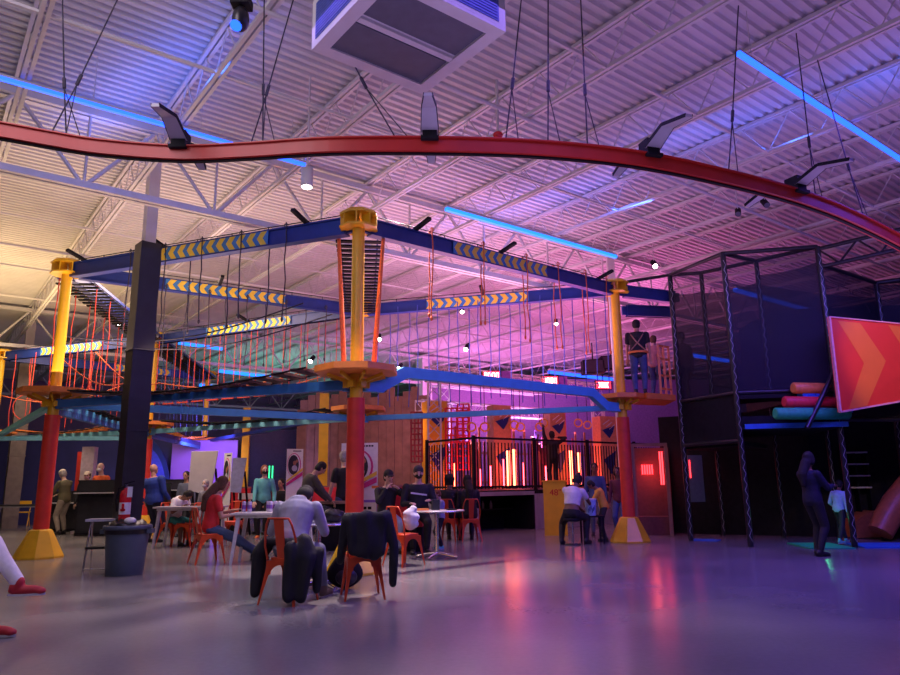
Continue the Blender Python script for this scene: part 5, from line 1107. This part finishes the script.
    for i, x in enumerate((-1, 1)):
        kh = (knl, knr)[i] or kn; k, a = ik(hips[i], FT[i] + V((0, 0, .085)), .435, .425, (kh[0] + x * .12, kh[1], kh[2])); legp.append((hips[i], k, a))
        b.cone(hips[i], k, .082 * fat, .056, 12); b.cone(k, k.lerp(a, .3) + V((0, -.012, 0)), .054, .055, 12); b.cone(k.lerp(a, .3) + V((0, -.012, 0)), a, .053, .037, 12)
        b.ell(a + V((0, .04, -.045)), (.035, .10, .03), None, 12, 8)
    body = link(remesh(b, 'body', vox, 1, .4), 'body', SK[skin], t)
    # face
    for x, nm in ((-1, 'eye'), (1, 'eye')):
        MB().ell(hc + hm @ V((x * .031, .082, .016)), (.013, .009, .008), hm, 10, 6).build(nm, EYE, body)
        MB().ell(hc + hm @ V((x * .031, .088, .036)), (.018, .006, .004), hm, 8, 5).build('eyebrow', HR[hair], body)
    if mask: MB().ell(hc + hm @ V((0, .052, -.042)), (.062, .058, .050), hm, 16, 10).build('face_mask', mask, t)
    else: MB().ell(hc + hm @ V((0, .084, -.055)), (.024, .008, .008), hm, 10, 6).build('mouth', LIP, body)
    # clothes
    c = rings([(q, rx, ry) for q, rx, ry in TOR if q >= (.14 if crop else -.11)][:-1] + [(.497, .088, .076)], .020)
    for i, (a, e, w) in enumerate(armp):
        if sleeve == 'long': c.cone(a, e, .066 * fat, .054, 12); c.cone(e, e.lerp(w, .95), .054, .041, 12)
        elif sleeve == 'short': c.cone(a, a.lerp(e, .55), .068 * fat, .064, 12)
    if hood: c.ell(sp(.47) + frame(.48) @ V((0, -.085, .01)), (.11, .05, .06), frame(.48), 14, 8)
    link(remesh(c, 'top', .012, 3), 'top', TOPS[top] if top in TOPS else top, t)
    p = rings([(q, rx, ry) for q, rx, ry in TOR if q <= .1], .014)
    for h, k, a in legp:
        p.cone(h, k, .096 * fat, .072, 12); p.cone(k, k.lerp(a, .3) + V((0, -.01, 0)), .071, .068, 12) if not shorts else None
        if not shorts: p.cone(k.lerp(a, .3) + V((0, -.01, 0)), k.lerp(a, .93), .066, .052, 12)
    link(remesh(p, 'trousers', .012, 3), 'shorts' if shorts else 'trousers', TOPS[bottom], t)
    for i, x in enumerate((-1, 1)):
        h, k, a = legp[i]; f = MB(); d = V((a.x - h.x, 0, 0)); yaw = Matrix.Rotation(-.15 * x, 3, 'Z'); tilt = 0
        g = V((a.x, a.y, FT[i].z)); m = yaw
        f.ell(g + m @ V((0, .055, .040)), (.046, .135, .040), m, 14, 8); f.ell(g + m @ V((0, -.015, .060)), (.042, .060, .058), m, 12, 8); f.ell(g + m @ V((0, .145, .032)), (.042, .05, .030), m, 12, 8)
        if boots: f.cone(a + V((0, 0, -.02)), a.lerp(k, .55), .050, .058, 10)
        else: f.cone(a + V((0, -.005, -.03)), a + V((0, -.005, .02)), .042, .044, 10)
        so = link(remesh(f, 'shoe', .010, 1), 'shoe', TOPS[shoe], t)
        sl = MB(); n = 18; sl.prism([(.045 * math.cos(2 * math.pi * q / n) * (1 if math.sin(2 * math.pi * q / n) > -.2 else .85), .055 + .135 * math.sin(2 * math.pi * q / n)) for q in range(n)], g + V((0, 0, .002)), m @ V((1, 0, 0)), m @ V((0, 1, 0)), .016); sl.build('sole', M['grey'] if shoe != 'blackshoe' else M['blk'], so)
    # hair
    hh = MB(); H = lambda *q: hc + hm @ V(q)
    if style != 'bald':
        hh.ell(H(0, -.022, .036), (.092, .096, .100), hm, 18, 12); hh.ell(H(0, -.040, -.016), (.090, .076, .092), hm, 16, 10)
        if style in ('long', 'tail', 'afro'):
            for x in (-1, 1): hh.ell(H(.074 * x, -.002, -.02), (.024, .050, .085), hm, 10, 8)
        if style == 'long':
            hh.ell(H(0, -.05, -.04), (.090, .060, .11), hm, 14, 10)
            q0, q1, q2 = H(0, -.075, -.06), sp(.44) + frame(.44) @ V((0, -.135, 0)), sp(.26) + frame(.3) @ V((0, -.15, 0)); hh.cone(q0, q1, .080, .085, 12); hh.cone(q1, q2, .085, .05, 12)
        if style == 'bun': hh.ell(H(0, -.06, .125), (.05, .05, .045), hm, 12, 8)
        if style == 'tail': hh.cone(H(0, -.095, .04), H(0, -.13, -.10), .035, .02, 10)
        if style == 'afro':
            hh.ell(H(0, -.035, .045), (.115, .115, .115), hm, 18, 12)
    if style != 'bald': link(remesh(hh, 'hair', .010, 1), 'hair', HR[hair], t)
    if hat:
        k = MB(); k.ell(H(0, -.014, .058), (.088, .102, .078), hm, 18, 10)
        if hat[0] == 'cap': k.ell(H(0, .10, .045), (.07, .075, .012), hm, 14, 6)
        if hat[0] == 'beanie': k.ell(H(0, -.014, .030), (.090, .104, .030), hm, 16, 6)
        link(remesh(k, 'hat', .010, 2), 'hat', hat[1], t)
    if sleeve == 'none': pass
    t['pt'] = [*hc]
    return t, dict(hc=hc, hm=hm, sp=sp, frame=frame, legp=legp, armp=armp)
TOPS = dict(black=cloth('black', (.014, .014, .018)), dark=cloth('dark', (.022, .022, .030)), hoodie=cloth('grey_hoodie', (.34, .35, .44)), red=cloth('red', (.62, .025, .03)), white=cloth('white', (.78, .76, .80)), jeans=cloth('jeans', (.06, .10, .24)), teal=cloth('teal', (.12, .44, .44)), olive=cloth('olive', (.12, .11, .055)), khaki=cloth('khaki', (.36, .31, .24)), blue=cloth('blue_jacket', (.025, .06, .32)), brown=cloth('brown_jacket', (.075, .065, .055)), orange=cloth('orange_shirt', (.72, .12, .03)), grey=cloth('grey', (.30, .30, .36)), greyblue=cloth('grey_blue', (.32, .36, .50)), pink=cloth('dusty_pink', (.48, .22, .22)), mustard=cloth('mustard', (.75, .40, .05)), maroon=cloth('maroon', (.12, .02, .04)), navy=cloth('navy', (.010, .012, .035)), tealshort=cloth('teal_shorts', (.03, .24, .24)), slate=cloth('slate', (.13, .15, .22)), skyblue=cloth('sky', (.40, .55, .80)),
    blackshoe=cloth('black_shoe', (.012, .012, .014), .5), redshoe=cloth('red_shoe', (.45, .02, .03), .6), brownshoe=cloth('brown_shoe', (.14, .10, .085), .6), whiteshoe=cloth('white_shoe', (.70, .68, .72), .6), neonshoe=cloth('neon_shoe', (.15, .65, .55), .6), orangeshoe=cloth('orange_shoe', (.85, .22, .06), .6))
MB_ = M['blkgl']; BLKMASK = cloth('black_mask', (.012, .012, .015)); WHMASK = cloth('white_mask', (.75, .74, .76))
def at(px, d): return V((HX(px, d), d, 0))
# tables around the middle
S1 = .56
person('person in grey hoodie hunched over the small round table, back to camera', V((CH_A[0], CH_A[1], 0)), 8, 1.0, (0, .0, .562), 34, hp=26, hy=-8, hl=(-.20, .44, .80), hr=(.16, .46, .80), fl=(-.10, .30, 0), fr=(.26, .34, 0), skin='tan', hair='black', top='hoodie', hood=True, bottom='slate', shoe='brownshoe', sit=True, fat=1.12)
person('long-haired person in red top seated sideways with legs stretched out', V((gD.x, gD.y, 0)), 60, 1.0, (0, .02, .562), 10, hp=8, hl=(-.16, .42, .80), hr=(.10, .36, .74), fl=(-.04, .82, .0), fr=(.10, .88, .0), skin='tan', hair='brown', style='long', top='red', sleeve='short', bottom='jeans', sit=True)
person('boy in white T-shirt and teal shorts bowing over the long pale table', V((gH.x + .12, gH.y + .42, 0)), 118, .92, (0, .0, .60), 34, hp=30, hl=(-.14, .42, .86), hr=(.16, .44, .86), skin='brown', hair='black', top='white', sleeve='short', bottom='tealshort', shorts=True, shoe='blackshoe', sit=True)
person('big person in blue jacket leaning back at the registration desk', at(163, 15.9), 25, .98, lean=-4, side=-9, hl=(-.34, .0, .92), hr=(.25, .2, .95), skin='tan', hair='grey', style='bald', top='blue', bottom='navy', fat=1.35)
person('person in olive jacket, khaki trousers and cream cap at the registration desk', at(76.5, 19.0), -70, .98, lean=10, hp=10, hl=(-.15, .42, 1.05), hr=(.15, .42, 1.05), skin='light', hair='grey', hat=('beanie', cloth('cream', (.70, .62, .50))), top='olive', bottom='khaki', vox=.012)
person('masked person in cream cap behind the tall black desk', at(97.0, 19.25), 170, .935, mask=cloth('pink_mask', (.70, .35, .38)), hat=('cap', cloth('cream', (.7, .62, .5))), skin='light', hair='brown', top='dark', vox=.012)
person('person in orange shirt and white mask half hidden behind the charcoal column', at(110.5, 18.95), 195, 1.06, mask=WHMASK, skin='light', hair='grey', style='bald', top='orange', bottom='dark', vox=.012)
person('child with dark curly hair peeking over the dark desk', at(193.5, 17.7), 190, .90, skin='tan', hair='black', style='short', top='slate', vox=.012)
person('small masked child in grey between the red top and the leaning boards', at(213, 16.0), 200, .77, mask=WHMASK, skin='light', hair='grey', top='grey', bottom='grey', vox=.012)
gT = G(262, 538.5)
person('standing girl in teal long-sleeved top and black mask, orange shoes', V((gT.x, gT.y, 0)), 170, .955, lean=4, hy=-15, hl=(-.26, .12, .86), hr=(.20, .26, .86), mask=BLKMASK, skin='light', hair='red', style='tail', top='teal', bottom='black', shoe='orangeshoe')
person('seated masked person in maroon just beyond the girl in teal', at(272.5, 18.6), 190, .95, (0, 0, .62), hp=5, mask=BLKMASK, skin='tan', hair='brown', top='maroon', sit=True, vox=.012); person('dark-clad person seated beneath the small oval banner', at(286, 18.4), 200, .95, (0, 0, .62), skin='tan', hair='black', top='black', sit=True, vox=.012)
person('person in dark brown jacket bending to the counter, dark hair', at(308, 13.2), 62, .98, lean=22, hp=20, hl=(-.12, .50, .90), hr=(.16, .52, .86), skin='tan', hair='black', style='short', top='brown', bottom='dark')
person('man in black T-shirt and jeans partly hidden by the central red padding', at(347, 13.75), -30, 1.06, hl=(-.28, .16, .80), hr=(.26, .05, .8), skin='light', hair='grey', top='black', sleeve='short', bottom='jeans', hp=10)
person('person in black cap holding up a phone, seated in the red booth', V((-1.2, 13.1, 0)), 155, 1.0, (0, 0, .645), 6, hp=6, hl=(-.16, .24, 1.10), hr=(.10, .26, 1.10), skin='light', hair='black', hat=('cap', cloth('black', (.014,) * 3)), top='black', bottom='greyblue', sit=True)
pB, iB = person('bearded-looking person in grey beanie and black mask seated in the red booth'.replace('bearded-looking ', ''), V((-.62, 13.02, 0)), 172, 1.04, (0, 0, .65), 6, hp=4, hl=(-.18, .30, .86), hr=(.16, .30, .82), mask=BLKMASK, skin='light', hair='brown', hat=('beanie', cloth('charcoal', (.05, .05, .055))), top='dark', bottom='black', sit=True, fat=1.15)
c = iB['sp'](.30); fm = iB['frame'](.3); MB().bar(c + fm @ V((-.14, .150, .02)), c + fm @ V((.14, .150, .06)), .012, .03).build('chest_stripe', M['white'], pB)
gK = G(441, 549); person('toddler in grey-blue shirt standing at the chrome pedestal table', V((gK.x, gK.y, 0)), -105, .62, hp=12, hl=(-.1, .35, 1.05), hr=(.1, .35, 1.05), skin='light', hair='red', top='greyblue', bottom='black', shoe='neonshoe')
person('dark-clad person with curly hair on the chair behind the toddler', V((gF.x, gF.y + .1, 0)), 15, 1.0, (0, 0, .562), 8, skin='deep', hair='black', style='afro', top='black', sit=True); person('dark-clad person with long hair on the chair by the corrugated stage side', V((gG.x, gG.y, 0)), -10, 1.0, (0, 0, .562), 10, skin='brown', hair='black', style='long', top='black', sit=True)
for o in [o for o in COL.objects if o.get('category') == 'chair']:
    if 'behind the toddler' in o['label']: o.rotation_euler.z = R(-15)
    if 'corrugated stage side' in o['label']: o.rotation_euler.z = R(10)
    if 'boy in white' in o['label'] and 'under' in o['label']: o.location = (gH.x + .12, gH.y + .42, 0); o.rotation_euler.z = R(-118)
# by the stage
person('woman in white cropped top and black trousers perched on the low stool', STX, 32, 1.0, (0, 0, .60), 22, side=6, hp=14, hl=(-.02, .50, .66), hr=(.22, .56, .68), fl=(-.24, .02, 0), fr=(.16, .30, 0), knl=(-.4, 1, .3), skin='brown', hair='black', style='bun', top='white', sleeve='short', bottom='black', crop=True, boots=True, sit=True)
person('child in mustard sleeves leaning over the pale blue tub', STX + V((.80, .78, 0)), -80, .74, lean=24, hp=20, hl=(-.1, .50, .84), hr=(.12, .50, .84), skin='brown', hair='black', top='mustard', bottom='dark', vox=.011)
person('person in blue jacket standing behind the child in mustard', STX + V((.95, 2.3, 0)), 190, .92, skin='brown', hair='black', top='jeans', bottom='slate', vox=.012); person('person in maroon jacket standing by the yellow base pole', STX + V((1.42, 2.0, 0)), 210, .86, skin='brown', hair='black', style='long', top='maroon', bottom='jeans', vox=.012)
# on the entry platform and in the tower
hp_, ip_ = person('person in black T-shirt wearing an orange climbing harness on the entry platform', V((HX(638.5, 14.5), 14.5, FZ + .003)), 15, .93, hp=10, skin='tan', hair='black', top='black', sleeve='short', bottom='jeans', hl=(-.24, .16, .85), fat=1.1)
h = MB()
for s in (-1, 1): h.tube([ip_['sp'](.05) + V((s * .17, -.13, 0)), ip_['sp'](.25) + V((-s * .02, -.165, 0)), ip_['sp'](.42) + V((-s * .13, -.12, 0)), ip_['sp'](.47) + V((-s * .13, .0, .03))], .016, 6)
h.build('shoulder_strap', M['wood'], hp_); h = MB(); h.tube([ip_['sp'](.03) + V((.205 * math.cos(a), .165 * math.sin(a), 0)) for a in [i * math.pi / 10 for i in range(21)]], .026, 6); h.build('waist_belt', M['mato'], hp_)
person('child in pale shirt and jeans on the entry platform', V((HX(654, 15.15), 15.15, FZ + .004)), 40, .80, skin='light', hair='brown', top='pink', bottom='jeans', vox=.011)
person('person in dusty pink shirt seen through the tower netting', V((HX(684, 14.75), 14.75, ZF + .003)), -20, .88, skin='brown', hair='black', top='pink', bottom='black', vox=.011)
gW = G(819, 556); person('woman in dark top and heeled boots standing before the tower, looking at a phone', V((gW.x, gW.y, 0)), 70, .93, lean=-3, hp=12, hl=(-.12, .36, 1.18), hr=(.12, .36, 1.16), skin='brown', hair='black', style='long', top='navy', bottom='black', boots=True, fl=(-.08, .06, 0), fr=(.09, -.06, 0))
gQ = G(838, 545); person('child in sky blue shirt striding on the green mat', V((gQ.x + .18, gQ.y + .15, .023)), 60, .66, lean=12, hl=(-.25, .25, .95), hr=(.3, -.1, .85), fl=(-.1, .32, 0), fr=(.1, -.30, 0), skin='brown', hair='black', top='skyblue', bottom='dark', shoe='neonshoe')
for b_, px, lab, z, hh_ in ((3.1, 541, 'climber in red on the stage reaching for a ring', 0, 10), (2.2, 549, 'taller dark silhouetted climber on the stage', .0, -10)):
    q = S(SA(px, b_), b_, SZ1 + .003 + z); person(lab, q, hh_, 1.02 if px > 545 else .9, hl=(-.25, .12, 1.85), hr=(.24, .15, 1.55), skin='deep', hair='black', top='maroon' if px < 545 else 'black', bottom='dark', vox=.013)
# person whose legs reach in at the picture's edge
LG = V((-4.50, 6.25, 0)); lt, li = person('seated person in white leggings and red sneakers with legs crossed', LG, 84, 1.10, (0, 0, .62), -6, hl=(-.16, .2, .68), hr=(.16, .2, .68), fl=(.02, .70, .27), fr=(.16, .60, .003), knl=(0, .3, 1), skin='light', hair='brown', style='long', top='grey', bottom='white', shoe='redshoe', sit=True)
chair(LG.x, LG.y, 84, 'orange-red metal chair under the person in white leggings')
# jackets hung on the chairs
def drape(name, loc, head, blobs, label, vox=.018):
    b = MB()
    for q in blobs:
        if len(q) == 3: b.cone(V(q[0]), V(q[1]), q[2][0], q[2][1], 12)
        else: b.ell(V(q[0]), q[1], None, 14, 10)
    rnd = random.Random(3)
    me = remesh(b, name, vox, 3); 
    for v in me.vertices:
        w = .012 * math.sin(v.co.x * 26 + 2.2 * math.sin(v.co.z * 7)) + .005 * math.sin(v.co.z * 17 + v.co.x * 13); v.co += V((0, w, 0))
    me.materials.append(cloth('black_jacket', (.010, .010, .016))); o = bpy.data.objects.new(name, me); COL.objects.link(o); o.location = (*loc, 0); o.rotation_euler = (0, 0, R(-head)); tag(o, label, 'jacket')
    me.polygons.foreach_set('use_smooth', [True] * len(me.polygons))
drape('black_jacket', CH_B, -14, [((-.19, -.25, .83), (.19, -.25, .83), (.075, .075)), ((-.15, -.31, .84), (-.14, -.33, .52), (.07, .06)), ((.0, -.31, .86), (.0, -.335, .48), (.075, .06)), ((.15, -.31, .84), (.14, -.33, .50), (.07, .06)), ((-.07, -.31, .84), (-.07, -.335, .50), (.07, .06)), ((.08, -.31, .84), (.08, -.335, .46), (.07, .06)), ((-.20, -.24, .84), (-.26, -.16, .40), (.065, .045)), ((.21, -.27, .86), (.30, -.29, .55), (.07, .055)), ((.30, -.29, .55), (.29, -.28, .16), (.055, .042)), ((-.1, -.22, .86), (-.1, -.19, .62), (.05, .04)), ((.1, -.22, .86), (.1, -.19, .62), (.05, .04))], 'black jacket draped over the back of the empty chair by the round table')
drape('black_coat', CH_A, 20, [((-.22, -.10, .60), (-.30, -.12, .50), (.08, .09)), ((-.30, -.12, .50), (-.31, -.16, .10), (.085, .05)), ((.22, -.10, .62), (.28, -.14, .46), (.09, .10)), ((.28, -.14, .46), (.25, -.18, .08), (.095, .06)), ((.14, -.21, .56), (.15, -.25, .09), (.08, .06)), ((-.22, -.14, .62), (.22, -.14, .62), (.045, .045)), ((.34, -.02, .50), (.34, -.02, .14), (.07, .045))], 'black puffy coat hanging around the chair of the person in grey hoodie')
# white bag hung on the chair at the pedestal table
o = V((gC.x + .1, gC.y + .05, .52)); b = MB(); b.ell((0, 0, 0), (.13, .10, .17)); b.ell((.03, 0, .14), (.06, .05, .06)); me = remesh(b, 'shopping_bag', .015, 2)
for v in me.vertices: v.co.x += .012 * math.sin(v.co.z * 50)
me.materials.append(cloth('pale_bag', (.55, .55, .70))); bo = bpy.data.objects.new('shopping_bag', me); COL.objects.link(bo); bo.location = (o.x, o.y, .50 + .175); tag(bo, 'pale lilac shopping bag on the seat of the empty pedestal-table chair', 'bag')
